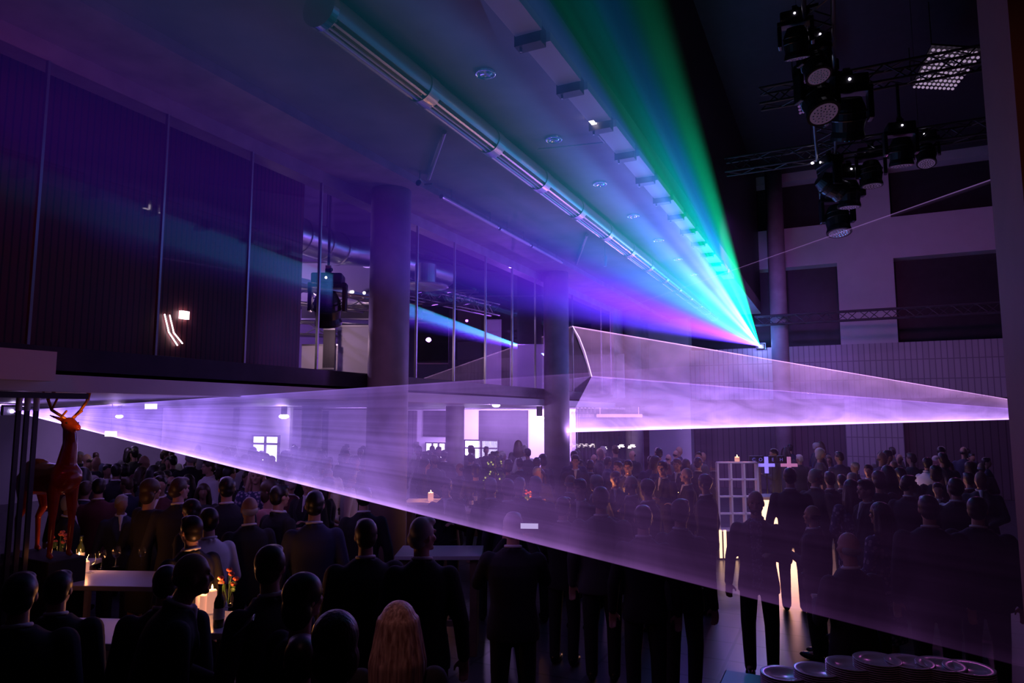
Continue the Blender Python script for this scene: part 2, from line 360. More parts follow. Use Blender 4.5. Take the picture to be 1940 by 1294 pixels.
# twin window on a cross wall
pw = dep(483, 827, 20.0); qw = dep(530, 827, 21.3)
struct(MB().box(pw.x - 4, qw.x + 1.6, pw.y + .02, pw.y + .14, 0, 2.8), 'wall_cross', M['white'])
a_, b_ = on(483, 827, 1, pw.y), on(529, 827, 1, pw.y)
bright_window(a_.x, b_.x, pw.y - .02, .9, a_.z, 2, (a_.z - .20,), 'window_40')
a_, b_ = on(808, 840, 1, 23.9), on(843, 840, 1, 23.9)
bright_window(a_.x, b_.x, 23.92, .6, a_.z, 3, (), 'window_41')
# ceiling globes under the gallery
def globe(px, py, D, label, r=.09):
    p = dep(px, py, D); e = empty('ceiling_lamp', p, label, 'ceiling lamp')
    MB().ell((0, 0, 0), r * 1.5, r * 1.5, r * .7, 16, 8).build('lens', M['lamp'], e, smooth=True)
    MB().tube((0, 0, r * .4), (0, 0, 2.82 - p.z), r * .9).build('housing', M['black'], e)
    lamp('POINT', p + Vector((0, -.15, -.15)), LIL, 14, size=.1)
globe(538, 789, 19.0, 'bright ceiling lamp in haze above the twin window')
globe(940, 768, 15.6, 'bright ceiling lamp under the slab above the double door', .06)
globe(1022, 792, 18.5, 'bright ceiling lamp just left of the second concrete column')
globe(226, 789, 17.5, 'soft ceiling lamp near the left laser source', .06)
# illuminated exit box signs (no legible wording)
for px, py, D, l in ((286, 770, 15, 'small lit box sign hanging under the gallery ceiling at left'), (210, 822, 15, 'wide lit menu box at left below the laser sheet')):
    p = dep(px, py, D); o = MB().box(-.16, .16, -.03, .03, -.055, .055).build('light_box', M['lampw'], None, p, label=l, cat='sign', bevel=.004); MB().box(-.006, .006, -.006, .006, .05, 2.82 - p.z).build('hanging_rod', M['black'], o)

# ------------------------------------------------------------------ things on the ceilings
# tubular air diffuser
def diffuser():
    e = empty('air_duct', (-3.68, 0, 5.9), 'long silver tubular air duct with slots running along the ceiling', 'air duct')
    Y = [4.11 + 1.5 * i for i in range(14)]
    for i in range(13):
        a, b_ = Y[i] + (.09 if i else .0), Y[i + 1] - .09
        n = 40; prof = []
        sec = MB(); r = .155
        sl = [(-2.3 + .37 * k, -2.3 + .37 * k + .2) for k in range(5)]       # slot arcs on the lower left side
        angs = [2 * math.pi * k / 96 - math.pi for k in range(96)]
        vs = []; 
        for t in angs:
            rr = r - (.022 if any(lo_ < t < hi for lo_, hi in sl) else 0)
            vs.append((rr * math.cos(t), rr * math.sin(t)))
        m = len(vs)
        sec.add([(u, a, v) for u, v in vs] + [(u, b_, v) for u, v in vs], [tuple(range(m)), tuple(range(2 * m - 1, m - 1, -1))] + [(k, (k + 1) % m, m + (k + 1) % m, m + k) for k in range(m)])
        sec.build('duct_section', M['alu'], e)
        g = MB()
        for lo_, hi in sl:
            for t in ((lo_ + hi) / 2,):
                c, s_ = math.cos(t), math.sin(t); wv = .0148
                tx, tz = -s_, c
                rr = r - .019
                g.add([(rr * c + tx * sx * wv + c * dr, yy, rr * s_ + tz * sx * wv + s_ * dr) for yy in (a + .05, b_ - .05) for sx in (-1, 1) for dr in (0, .004)],
                      [(0, 1, 3, 2), (4, 6, 7, 5), (0, 4, 5, 1), (2, 3, 7, 6), (0, 2, 6, 4), (1, 5, 7, 3)])
        g.build('slot_grille', M['black'], e)
        c_ = MB(); c_.tube((0, Y[i + 1] - .09, 0), (0, Y[i + 1] + .09, 0), .163, n=40)
        c_.build('collar', M['alu'], e)
    MB().tube((0, 4.04, 0), (0, 4.11, 0), .165, n=40).build('end_ring', M['chrome'], e)
    for y in (5.5, 10, 14.5, 19): MB().tube((0, y, .15), (0, y, .2), .008).build('hanger', M['alud'], e)
diffuser()
# slim tubular luminaires beside the beam
Yt = [(8.63, 10.55), (10.62, 11.95), (12.02, 13.64)]
for i, (a, b_) in enumerate(Yt):
    e = empty('tube_luminaire', (-5.32, a, 5.9), ('unlit tubular luminaire under the beam, nearest the thick column', 'unlit tubular luminaire under the beam, middle of three end to end', 'unlit tubular luminaire under the beam, nearest the second column')[i], 'ceiling lamp', 'slim tubes under the beam')
    MB().tube((0, .05, 0), (0, b_ - a - .05, 0), .032, n=20).build('diffuser_tube', M['acryl'], e, smooth=False)
    for y in (0, b_ - a - .05): MB().tube((0, y, 0), (0, y + .05, 0), .036, n=20).build('end_cap', M['alud'], e)
    MB().tube((0, .3, .03), (0, .3, .2), .006).tube((0, b_ - a - .3, .03), (0, b_ - a - .3, .2), .006).build('hanger', M['alud'], e)
# downlights
def downlight(p, r, label, group):
    e = empty('downlight', p, label, 'downlight', group)
    MB().lathe([(r * 1.15, 0), (r * 1.15, -.02), (r, -.025), (r * .92, 0)], n=28).build('trim_ring', M['chrome'], e, smooth=True)
    MB().lathe([(r * .92, -.004), (r * .55, -.03), (0, -.012)], n=14).build('reflector', M['chrome'], e)
    MB().ell((0, 0, -.03), r * .16, r * .16, .015, 10, 6).build('bulb', M['ledd'], e)
    return e
ordn = ['nearest the camera', 'second from the camera', 'third from the camera', 'fourth from the camera', 'fifth from the camera', 'sixth from the camera', 'seventh from the camera']
for i in range(7): downlight((-3.13, 5.91 + 1.87 * i, 6.099), .095, 'round chrome downlight in the concrete ceiling, ' + ordn[i], 'downlights along the concrete ceiling')
for i, (px, py) in enumerate(((1192, 66), (1243, 155), (1285, 222))):
    downlight(on(px, py, 2, 10.99), .12, 'small spotlight in the dark atrium ceiling seen through the green beam, ' + ('nearest', 'middle', 'farthest')[i], 'atrium ceiling spots')
# baffles along the ceiling edge
for i in range(13):
    y = 4.35 + 1.03 * i
    e = empty('edge_baffle', (-2.36, y, 6.0), 'pale edge panel of the slab, ' + ('number %s counted from the camera' % ['one', 'two', 'three', 'four', 'five', 'six', 'seven', 'eight', 'nine', 'ten', 'eleven', 'twelve', 'thirteen'][i]), 'ceiling panel', 'edge panels along the slab')
    MB().box(-.13, .13, .1, .93, 0, .09).build('panel', M['whitep'], e)
    MB().box(-.16, .10, -.06, .07, -.07, .09).build('bracket', M['black'], e)
    MB().tube((-.12, 0, -.06), (-.12, 0, -.10), .012).build('bolt', M['alud'], e)
# conduit with socket
e = empty('cable_conduit', on(1145, 270, 2, 6.03), 'thin white cable conduit bending across the ceiling by the edge panels', 'conduit')
c0 = on(1145, 270, 2, 6.03); c1 = on(1020, 283, 2, 6.03); c2 = on(1137, 212, 2, 5.98)
MB().path([(0, 0, 0), c1 - c0], .011).path([(0, 0, 0), Vector((.0, -.25, .0))], .011).build('pipe', M['whitep'], e)
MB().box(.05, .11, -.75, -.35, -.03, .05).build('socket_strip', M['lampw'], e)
# hanging sensor bracket and banner rods
e = empty('sensor_bracket', on(795, 345, 2, 5.93), 'small wall bracket with a loop beside the top of the thick column', 'bracket')
MB().path([(0, 0, 6.1 - e.location.z), (0, 0, .05), (0, .12, .0), (.12, .14, 0)], .012).build('arm', M['alud'], e); MB().ell((.0, -.03, -.02), .045, .03, .045).build('head', M['black'], e, smooth=True)
for px, py, qx, qy, l in ((842, 250, 812, 338, 'short'), (1112, 445, 1092, 500, 'farther')):
    a, b_ = on(px, py, 2, 6.05), on(qx, qy, 2, 6.05)
    MB().tube(a, b_, .03).build('ceiling_rail', M['alud'], label=l + ' rail fixed under the concrete ceiling between duct and beam', cat='rail')
a = on(1146, 485, 2, 5.85); MB().tube(a, a + Vector((0, .0, -.22)), .05, .03, n=16).tube(a, (a.x, a.y, 6.1), .008).build('track_spotlight', M['whitep'], label='white pendant spotlight under the ceiling left of the blue beams', cat='spotlight')

# trusses
def truss(name, a, b_, s, label, bays, m='alud', r=.024):
    a, b_ = Vector(a), Vector(b_); d = (b_ - a).normalized(); side = d.cross(Vector((0, 0, 1))).normalized() * (s / 2); up_ = Vector((0, 0, s / 2))
    e = empty('lighting_truss', a, label, 'truss')
    corners = [side + up_, side - up_, -side - up_, -side + up_]
    for c in corners: MB().tube(c, b_ - a + c, r, n=8).build('chord', M[m], e)
    w_ = MB()
    for k in range(bays):
        for j in range(4):
            c, f = corners[j], corners[(j + 1) % 4]
            if k % 2: c, f = f, c
            w_.tube(c + (b_ - a) * (k / bays), f + (b_ - a) * ((k + 1) / bays), r * .5, n=6)
    w_.build('bracing', M[m], e); return e
truss('t', (0, 7.6, 7.6), (0, 16.8, 7.6), .32, 'dark truss running overhead toward the end wall carrying the moving lights', 26, 'trussd')
truss('t', (-1.9, 14.3, 7.72), (5.5, 14.3, 7.72), .28, 'horizontal truss crossing behind the moving lights', 24, 'trussd')
truss('t', (-1.0, 12.2, 8.1), (6.0, 12.2, 8.1), .28, 'faint truss crossing above in front of the light grids', 22, 'trussd')
truss('t', (-2.35, 23.4, 5.64), (5.5, 23.4, 5.64), .28, 'long horizontal truss hung before the end wall bays', 26, 'trussd')
# moving heads
def mh_proto():
    e = empty('moving_head_light', (0, 0, 0), 'x', 'stage light')
    MB().box(-.17, .17, -.12, .12, -.12, 0).build('base', M['black'], e, bevel=.02)
    y = MB(); y.box(-.21, -.165, -.06, .06, -.42, -.10); y.box(.165, .21, -.06, .06, -.42, -.10); y.box(-.21, .21, -.07, .07, -.16, -.10); y.build('yoke', M['black'], e, bevel=.012)
    h = bpy.data.objects.new('head_pivot', None)
    b = MB().lathe([(0, .18), (.10, .17), (.14, .08), (.15, -.02), (.135, -.12), (.15, -.17), (.15, -.2), (.12, -.2), (0, -.19)], (0, 0, 0), 24)
    hd = b.build('lamp_head', M['black'], e, (0, 0, -.37)); 
    MB().lathe([(0, -.196), (.125, -.202)], n=24).build('lens', M['ledd'], hd)
    l_ = MB()
    for rr, n_ in ((.03, 6), (.06, 10), (.095, 16)):
        for k in range(n_): t = 2 * math.pi * k / n_; l_.ell((rr * math.cos(t), rr * math.sin(t), -.205), .009, .009, .006, 6, 4)
    l_.build('led_ring', M['chrome'], hd)
    for z in (-.02, .05): MB().lathe([(.151, z - .008), (.158, z), (.151, z + .008)], n=24).build('cooling_fin', M['black'], hd)
    MB().box(-.03, .03, -.02, .02, 0, .10).build('clamp', M['alud'], e)
    MB().ell((.0, -.125, -.06), .012, .006, .012, 8, 6).build('status_light', M['lamp'], e)
    return e
P0 = mh_proto()
mh = [(1545, 118, 9.25, 35, -25, 1.5, 'upper left moving light hanging from the overhead truss, tilted'), (1604, 150, 9.8, 10, 30, 1.6, 'moving light with a round honeycomb lens on the overhead truss'),
      (1570, 300, 12.5, -60, 60, 1.4, 'moving light with dotted face below the crossing truss'), (1606, 318, 13.0, 20, 5, 1.4, 'moving light in the middle of the low cluster'),
      (1648, 282, 12.67, 0, 0, 1.3, 'moving light pointing straight down with a white status lamp right of the cluster'), (1584, 362, 14.5, 15, -12, 1.7, 'lowest moving light at the bottom of the cluster'),
      (1506, 26, 8.0, 0, 20, 1.0, 'moving light high at the top of the picture left of the overhead truss'), (1540, 66, 8.5, 40, -20, 1.1, 'dark moving light second from the top left of the truss'),
      (1704, 236, 10.6, 10, 10, 1.2, 'moving light hanging right of the cluster beneath the far right truss'), (1752, 252, 12.2, -10, -20, 1.1, 'rightmost moving light in the dark corner by the pier')]
for i, (px, py, D, rz, tl, sz, lab) in enumerate(mh):
    p = dep(px, py, D); o = P0 if i == 0 else clone(P0)
    o.location = p; o.rotation_euler[2] = R_(rz); o['label'] = lab; o['group'] = 'moving lights on the trusses'; o.scale = (sz,) * 3
    for c in o.children:
        if c.name.startswith('lamp_head'): c.rotation_euler = (R_(tl), 0, 0)
    zt = 7.45 if abs(p.x) < .6 else 7.58 if p.y > 13 else 7.96
    if zt - p.z > .1:
        MB().tube((0, 0, 0), (0, 0, (zt - p.z) / sz + .02), .02).build('drop_pipe', M['black'], o)
    if abs(p.x) < .6: MB().box(-.03, .03, -.03, .03, 0, .06).tube((0, 0, .05), Matrix.Rotation(-R_(rz), 3, 'Z') @ Vector((-p.x / sz, 0, .05)), .02).build('truss_arm', M['black'], o)
# LED grids
def led_grid(corners, z, label):
    A, B, C_, D_ = [on(x, y, 2, z) for x, y in corners]; e = empty('light_grid', A, label, 'light panel')
    f = MB(); first = None
    f.add([v - A + Vector((0, 0, dz)) for dz in (.05, .09) for v in (A, B, C_, D_)], [(0, 1, 2, 3), (7, 6, 5, 4), (0, 4, 5, 1), (1, 5, 6, 2), (2, 6, 7, 3), (3, 7, 4, 0)])
    f.build('panel', M['black'], e)
    h = MB()
    for v in (A, B, C_, D_): h.tube(v - A + Vector((0, 0, .07)), v - A + Vector((0, 0, 10.98 - z)), .01)
    h.build('suspension_rods', M['black'], e)
    for i in range(10):
        for j in range(10):
            u, v = (i + .5) / 10, (j + .5) / 10
            q = (A * (1 - u) + B * u) * (1 - v) + (D_ * (1 - u) + C_ * u) * v - A
            if first is None: first = MB().ell((0, 0, 0), .034, .034, .03, 8, 4).build('lens', M['led2'], e, q)
            else: c = first.copy(); COL.objects.link(c); c.location = q
    return e
M['led2'] = mat('dim_lens', (.6, .5, .7), .2, emit=(.55, .4, .6), es=.55)
M['led3'] = M['led2']
led_grid(((1727, 168), (1765, 90), (1868, 97), (1806, 172)), 10.0, 'square grid of small pale lamps on the atrium ceiling near the pier')
M['led2'] = mat('dimmer_lens', (.4, .25, .5), .3, emit=(.3, .14, .45), es=.3)
led_grid(((1514, 218), (1502, 152), (1560, 143), (1572, 200)), 10.0, 'dim square lamp grid partly hidden behind the moving lights')
# atrium glints
for i, (px, py) in enumerate(((1742, 278), (1539, 309), (1509, 36))):
    p = dep(px, py, 13); o = MB().ell((0, 0, 0), .028, .028, .02, 10, 6).build('pin_light', [M['lamp']], None, p, label=('tiny white pin light right of the hanging lights', 'tiny white pin light left of the low cluster', 'tiny white pin light at the top left of the overhead truss')[i], cat='spotlight'); MB().tube((0, 0, .015), (0, 0, 10.99 - p.z), .004, n=6).build('cord', M['black'], o)

# ------------------------------------------------------------------ upper gallery room fittings
def big_duct():
    P_ = [dep(520, 430, 11.0), dep(640, 472, 12.6), dep(700, 478, 13.6), dep(840, 520, 15.5)]
    e = empty('ventilation_duct', P_[0], 'large round silver ventilation duct in the upper room left of the thick column', 'air duct')
    Q = [p_ - P_[0] for p_ in P_]
    for k in range(3):
        MB().cap(Q[k], Q[k + 1], .30, .30, 36, 8).build('duct_section' if k != 1 else 'elbow', M['alu'], e, smooth=True)
    for k, t_ in ((0, .35), (0, .7), (0, .98), (1, .95), (2, .3)):
        c_ = Q[k].lerp(Q[k + 1], t_); d_ = (Q[k + 1] - Q[k]).normalized(); MB().tube(c_, c_ + d_ * .05, .318, n=36).build('collar', M['alu'], e)
    for t_ in (.3, .8): c_ = Q[0].lerp(Q[1], t_); MB().tube(c_, (c_.x, c_.y, 7.4 - P_[0].z), .012).build('hanger', M['black'], e)
big_duct()
e = empty('cable_tray', (-8.9, 7.2, 4.95), 'dark cable tray crossing the upper room beneath the duct', 'cable tray')
MB().box(0, .3, 0, 6.5, 0, .09).build('tray', M['alud'], e)
truss('t', (-9.6, 7.0, 4.72), (-8.2, 10.6, 4.72), .26, 'short truss in the upper room carrying a stage light', 9)
truss('t', (-9.9, 8.3, 4.18), (-8.1, 11.2, 4.22), .24, 'lower thin truss in the upper room', 8)
truss('t', (-12.0, 12.5, 5.35), (-7.6, 14.0, 5.35), .3, 'ceiling truss seen through the glass right of the thick column', 12)
truss('t', (-9.0, 12.3, 5.45), (-8.4, 16.5, 5.45), .3, 'long ceiling truss in the upper room running toward the far end', 14)
p = dep(622, 520, 11.2); o = clone(P0, p, R_(30), 'large dark stage light on the short truss in the upper room', 'moving lights on the trusses'); o.scale = (1.5,) * 3
MB().tube((0, 0, 0), (0, 0, (7.38 - p.z) / 1.5), .015).build('drop_pipe', M['black'], o)
for c in o.children:
    if c.name.startswith('lamp_head'): c.rotation_euler = (R_(25), 0, 0)
e = empty('ceiling_disc', dep(806, 541, 12.8), 'round white ceiling diffuser disc in the upper room beside the column', 'air outlet')
MB().lathe([(.42, .0), (.44, -.03), (.33, -.05), (.30, -.02), (.2, -.05), (.1, -.03), (0, -.05)], n=36).build('rings', M['whitep'], e, smooth=True)
MB().lathe([(0, 0), (.42, .0)], n=36).build('backplate', M['whitep'], e); MB().tube((0, 0, 0), (0, 0, .4), .2, n=28).build('spigot', M['alu'], e)
# white partition, door frame and boards in the upper room
def board(px0, px1, y0, y1, D, m, label, name='partition_panel', th=.05):
    a, b_ = dep(px0, y0, D), dep(px1, y0, D); c = dep(px0, y1, D)
    e = empty(name, (a.x, a.y, c.z), label, 'panel', rz=math.atan2(b_.y - a.y, b_.x - a.x)); L = ((b_ - a).xy).length; H_ = a.z - c.z
    MB().box(0, L, 0, th, 0, H_).build('board', M[m], e); MB().box(0, L, -.012, 0, H_ - .03, H_).box(0, L, -.012, 0, 0, .03).build('edge_trim', M['alud'], e); return e
board(572, 640, 652, 702, 12.6, 'whitep', 'low white counter wall in the upper room beneath the stage light')
board(640, 704, 616, 712, 12.9, 'white', 'pale partition in the upper room left of the thick column')
board(613, 635, 622, 700, 12.5, 'dark', 'narrow dark door leaf in the upper room')
board(789, 850, 610, 690, 15.5, 'dark', 'dark panel in the upper room right of the thick column')
board(850, 1030, 560, 748, 21.5, 'dark', 'wide dark end partition deep in the upper room')
board(922, 950, 605, 742, 20.9, 'white', 'narrow pale upright panel standing in for the end wall reflected in the gallery glass')  # pale board shaped as the end wall's reflection in the glazing
board(966, 1030, 652, 745, 20.7, 'white', 'pale low panel in the upper room just left of the second column')
board(572, 706, 496, 576, 14.2, 'white', 'pale backdrop panel glowing behind the stage light in the upper room')
lamp('POINT', dep(668, 560, 13.5), (1, .62, .75), 16, size=.06)  # added lamp, gives the pale backdrop panel its pink glow
board(572, 800, 575, 606, 13.6, 'dark', 'dark bulkhead band across the upper room')
# wall lights in the room
for i, (px, py, D) in enumerate(((668, 553, 13.3), (690, 555, 13.3), (570, 545, 13.3))):
    MB().ell((0, 0, 0), .03, .03, .03).build('wall_lamp', M['lampw'], None, dep(px, py, D), label=('small warm lamp in the upper room, middle of three', 'small warm lamp in the upper room nearest the thick column', 'small warm lamp in the upper room at the timber wall edge')[i], cat='wall lamp')
struct(MB().box(-13.9, -13.7, 8, 25, 3.2, 7.4), 'wall_gallery_inner', M['white'])
# a lamp's reflection in the glass, built as glowing tubes at the timber wall
e = empty('tube_reflection', (0, 0, 0), 'bright twin streaks slanting before the timber wall, a lamp reflection built as glowing tubes', 'wall lamp')
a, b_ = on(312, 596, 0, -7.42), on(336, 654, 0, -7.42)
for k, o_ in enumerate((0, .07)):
    MB().path([a + Vector((0, o_, .0)), (a + b_) / 2 + Vector((0, o_ - .03, -.03)), b_ + Vector((0, o_, .03 * k))], .008).build('reflection_streak', M['lampw'], e)
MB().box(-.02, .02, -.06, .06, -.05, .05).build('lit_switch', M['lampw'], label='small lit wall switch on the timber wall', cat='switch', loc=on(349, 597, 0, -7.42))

# ------------------------------------------------------------------ laser light in haze: thin glowing sheets spread from each projector
def ramp_node(nt, stops, inp):
    r = nt.nodes.new('ShaderNodeValToRGB'); r.color_ramp.interpolation = 'LINEAR'
    while len(r.color_ramp.elements) > 1: r.color_ramp.elements.remove(r.color_ramp.elements[-1])
    for i, (p_, c) in enumerate(stops):
        el = r.color_ramp.elements[0] if i == 0 else r.color_ramp.elements.new(p_)
        el.position = p_; el.color = (*c, 1)
    nt.links.new(inp, r.inputs[0]); return r
def math_(nt, op, a, b=None, c=None):
    n = nt.nodes.new('ShaderNodeMath'); n.operation = op
    for i, x in enumerate((a, b, c)):
        if x is None: continue
        if isinstance(x, (int, float)): n.inputs[i].default_value = x
        else: nt.links.new(x, n.inputs[i])
    return n.outputs[0]
def sheet(S, ends, th, stops, K, falloff, smoke=.0, sscale=1.2, streak=.0, stscale=40, name='laser_sheet', label='', r0=.12, edge=None, parent=None, seed=0, dist=1.0, rlim=None, taper=None, far=None):
    """solid wedge of lit haze spreading from S to ends; local frame: origin S, X toward ends[0], Z along the sheet's normal"""
    S = Vector(S); ends = [Vector(e_) for e_ in ends]
    X = (ends[0] - S).normalized(); Z = X.cross(ends[-1] - S).normalized(); Y = Z.cross(X)
    Mx = Matrix(((X.x, Y.x, Z.x, S.x), (X.y, Y.y, Z.y, S.y), (X.z, Y.z, Z.z, S.z), (0, 0, 0, 1))); inv = Mx.inverted()
    L = [inv @ e_ for e_ in ends]; amax = math.atan2(L[-1].y, L[-1].x)
    pts = [(r0, 0)] + [(l.x, l.y) for l in L] + [(r0 * math.cos(amax), r0 * math.sin(amax))]
    b = MB()
    if taper is None: b.prism(pts, 2, -th / 2, th / 2)
    else:                                               # the sheet thickens away from the projector, as beams diverge
        fine = []
        for u, v in zip(L, L[1:]): fine += [u.lerp(v, k / 6) for k in range(6)]
        fine.append(L[-1]); n_ = len(fine); vs = []
        for sg in (-1, 1):
            vs += [(l.x / l.length * r0, l.y / l.length * r0, sg * taper * r0 / 2) for l in fine] + [(l.x, l.y, sg * taper * math.hypot(l.x, l.y) / 2) for l in fine]
        fs = []
        for k in range(n_ - 1):
            fs += [(k, k + 1, n_ + k + 1, n_ + k), (2 * n_ + k, 3 * n_ + k, 3 * n_ + k + 1, 2 * n_ + k + 1), (n_ + k, n_ + k + 1, 3 * n_ + k + 1, 3 * n_ + k), (k + 1, k, 2 * n_ + k, 2 * n_ + k + 1)]
        fs += [(0, n_, 3 * n_, 2 * n_), (n_ - 1, 3 * n_ - 1, 4 * n_ - 1, 2 * n_ - 1)]
        b.add(vs, fs)
    m = bpy.data.materials.new(name + '_light'); m.use_nodes = True; nt = m.node_tree; nt.nodes.clear()
    out = nt.nodes.new('ShaderNodeOutputMaterial'); em = nt.nodes.new('ShaderNodeEmission'); nt.links.new(em.outputs[0], out.inputs['Volume'])
    tc = nt.nodes.new('ShaderNodeTexCoord'); sp = nt.nodes.new('ShaderNodeSeparateXYZ'); nt.links.new(tc.outputs['Object'], sp.inputs[0])
    ang = math_(nt, 'DIVIDE', math_(nt, 'ARCTAN2', sp.outputs[1], sp.outputs[0]), amax)
    rad = nt.nodes.new('ShaderNodeVectorMath'); rad.operation = 'LENGTH'; nt.links.new(tc.outputs['Object'], rad.inputs[0]); rad = rad.outputs['Value']
    col = ramp_node(nt, stops, ang); 
    if far:                                             # colour the beam keeps after long travel through the haze
        mr = nt.nodes.new('ShaderNodeMapRange'); mr.inputs[1].default_value = far[0]; mr.inputs[2].default_value = far[1]; nt.links.new(rad, mr.inputs[0])
        mx = nt.nodes.new('ShaderNodeMixRGB'); mx.inputs[2].default_value = (*far[2], 1); nt.links.new(mr.outputs[0], mx.inputs[0]); nt.links.new(col.outputs[0], mx.inputs[1]); nt.links.new(mx.outputs[0], em.inputs['Color'])
    else: nt.links.new(col.outputs[0], em.inputs['Color'])
    st = math_(nt, 'DIVIDE', K / (th if taper is None else taper), math_(nt, 'POWER', math_(nt, 'MAXIMUM', rad, .3), falloff + (0 if taper is None else 1)))
    if rlim:
        mr = nt.nodes.new('ShaderNodeMapRange'); mr.inputs[1].default_value = rlim[0]; mr.inputs[2].default_value = rlim[1]; mr.inputs[3].default_value = 1; mr.inputs[4].default_value = rlim[2]
        mr.interpolation_type = 'SMOOTHSTEP'; nt.links.new(rad, mr.inputs[0]); st = math_(nt, 'MULTIPLY', st, mr.outputs[0])
    if streak:
        n1 = nt.nodes.new('ShaderNodeTexNoise'); n1.noise_dimensions = '1D'; n1.inputs['Scale'].default_value = stscale; n1.inputs['Detail'].default_value = 3
        nt.links.new(math_(nt, 'ADD', ang, seed), n1.inputs['W'])
        mr = nt.nodes.new('ShaderNodeMapRange'); mr.inputs[1].default_value = .35; mr.inputs[2].default_value = .65; mr.inputs[3].default_value = 1 - streak; mr.inputs[4].default_value = 1 + streak * .6
        nt.links.new(n1.outputs['Fac'], mr.inputs[0]); st = math_(nt, 'MULTIPLY', st, mr.outputs[0])
    if smoke:
        n2 = nt.nodes.new('ShaderNodeTexNoise'); n2.inputs['Scale'].default_value = sscale; n2.inputs['Detail'].default_value = 5; n2.inputs['Distortion'].default_value = dist
        nt.links.new(tc.outputs['Object'], n2.inputs['Vector'])
        mr = nt.nodes.new('ShaderNodeMapRange'); mr.inputs[1].default_value = .35; mr.inputs[2].default_value = .7; mr.inputs[3].default_value = 1 - smoke; mr.inputs[4].default_value = 1 + smoke
        nt.links.new(n2.outputs['Fac'], mr.inputs[0]); st = math_(nt, 'MULTIPLY', st, mr.outputs[0])
    if edge:
        rp = ramp_node(nt, [(p_, (v, v, v)) for p_, v in edge], ang)
        st = math_(nt, 'MULTIPLY', math_(nt, 'MULTIPLY', st, rp.outputs[0]), 4.0)
    nt.links.new(st, em.inputs['Strength'])
    o = b.build(name, m)
    if parent is None: tag(o, label, 'laser beam', None, None); o.matrix_world = Mx
    else: o.parent = parent; o.matrix_world = Mx
    return o

# A: from behind the near pier across to the gallery glass
RS = dep(2105, 789, 16.5); PT = on(1085, 618, 0, GX + .02); PM = on(1121, 713, 0, GX + .02); QB = dep(1066, 819, 15.9)
lilac = (.50, .22, .86); pinkl = (.72, .30, .85)
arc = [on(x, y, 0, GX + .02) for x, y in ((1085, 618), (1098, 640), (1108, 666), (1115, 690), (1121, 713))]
sheet(RS, [PT, PM], .02, [(0, (.60, .28, .70)), (1, (.46, .2, .75))], .48, 0, smoke=.35, sscale=.8, label='upper pink laser sheet from behind the pier to the gallery glass, above the thin line', edge=[(0, 1.7), (.012, .5), (.03, .17), (.5, .13), (.97, .15), (1, .3)])
sheet(RS, [PM, QB], .02, [(0, (.44, .20, .90)), (1, (.58, .31, .95))], .36, 0, smoke=.3, sscale=.9, label='lower bright lilac laser sheet from behind the pier to the second column', edge=[(0, .5), (.015, .16), (.4, .18), (.75, .26), (.93, .42), (.975, .9), (1, 1.4)])
def reflect(P, d): return Vector((-d.x, d.y, d.z))
dT = reflect(PT, PT - RS); dM = reflect(PM, PM - RS)
sheet(PT, [PT + dT.normalized() * 12.5, PT + (dT.normalized() * .93 + dM.normalized() * .07) * 12.5], .01, [(0, (.5, .25, .8)), (1, (.45, .2, .7))], .10, 0, label='faint thin laser line bouncing off the glass up to the right', r0=.05, edge=[(0, .5), (.22, .45), (.24, .05), (1, .0)])
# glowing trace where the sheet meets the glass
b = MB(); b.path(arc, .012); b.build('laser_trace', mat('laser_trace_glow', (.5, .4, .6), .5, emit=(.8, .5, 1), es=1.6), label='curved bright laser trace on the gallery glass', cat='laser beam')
# B: from the left under the gallery, passing close in front of the hall
SB = dep(22, 779, 13.4); eB = dep(1770, 1221, 3.5); eT = dep(1770, 662, 3.5); dB = (eB - SB)
sheet(SB, [SB + (eB - SB) * 1.03, SB + (eT - SB) * 1.03], .02,
      [(0, (.55, .33, 1)), (.1, (.44, .25, 1)), (.5, (.38, .22, 1)), (.8, (.34, .19, .95)), (1, (.32, .18, .9))], 1.35, .62, smoke=.4, sscale=.7, streak=.22, stscale=14,
      label='wide lilac laser sheet sweeping from the left over the crowd to the lower right', r0=.2, dist=1.5, rlim=(9, 16.2, .02), far=(10, 15, (.55, .17, .80)),
      edge=[(0, .75), (.012, .62), (.04, .36), (.1, .27), (.2, .24), (.35, .22), (.6, .21), (.82, .18), (.95, .15), (.985, .15), (1, .28)])
# C: from the far wall up over the hall, green to violet
SC = dep(1440, 656, 23.4); eR = on(1247, -40, 2, 6.35); eL = on(311, 489, 0, GX + .03)
nrm = (eR - SC).cross(eL - SC).normalized()
def plane_hit(px, py):
    d = ray(px, py); t = (SC - EY).dot(nrm) / d.dot(nrm); return EY + d * t
def clip(p):
    d = p - SC
    if p.x < GX + .03: p = SC + d * ((GX + .03 - SC.x) / d.x)
    d = p - SC
    if p.x < -2.3 and p.z > 5.86: p = SC + d * ((5.86 - SC.z) / d.z)
    return p
endsC = [plane_hit(1247, -40), plane_hit(1180, -60), plane_hit(1000, -120), plane_hit(760, -160), plane_hit(480, -60), plane_hit(250, 60), plane_hit(150, 180), eL]
L0 = 24.0
endsC = [clip(SC + (e_ - SC).normalized() * min(L0, (e_ - SC).length + 3)) for e_ in endsC]
aL = [math.degrees((e_ - SC).angle(endsC[0] - SC)) for e_ in endsC]
print('fan angles', [round(a, 1) for a in aL])
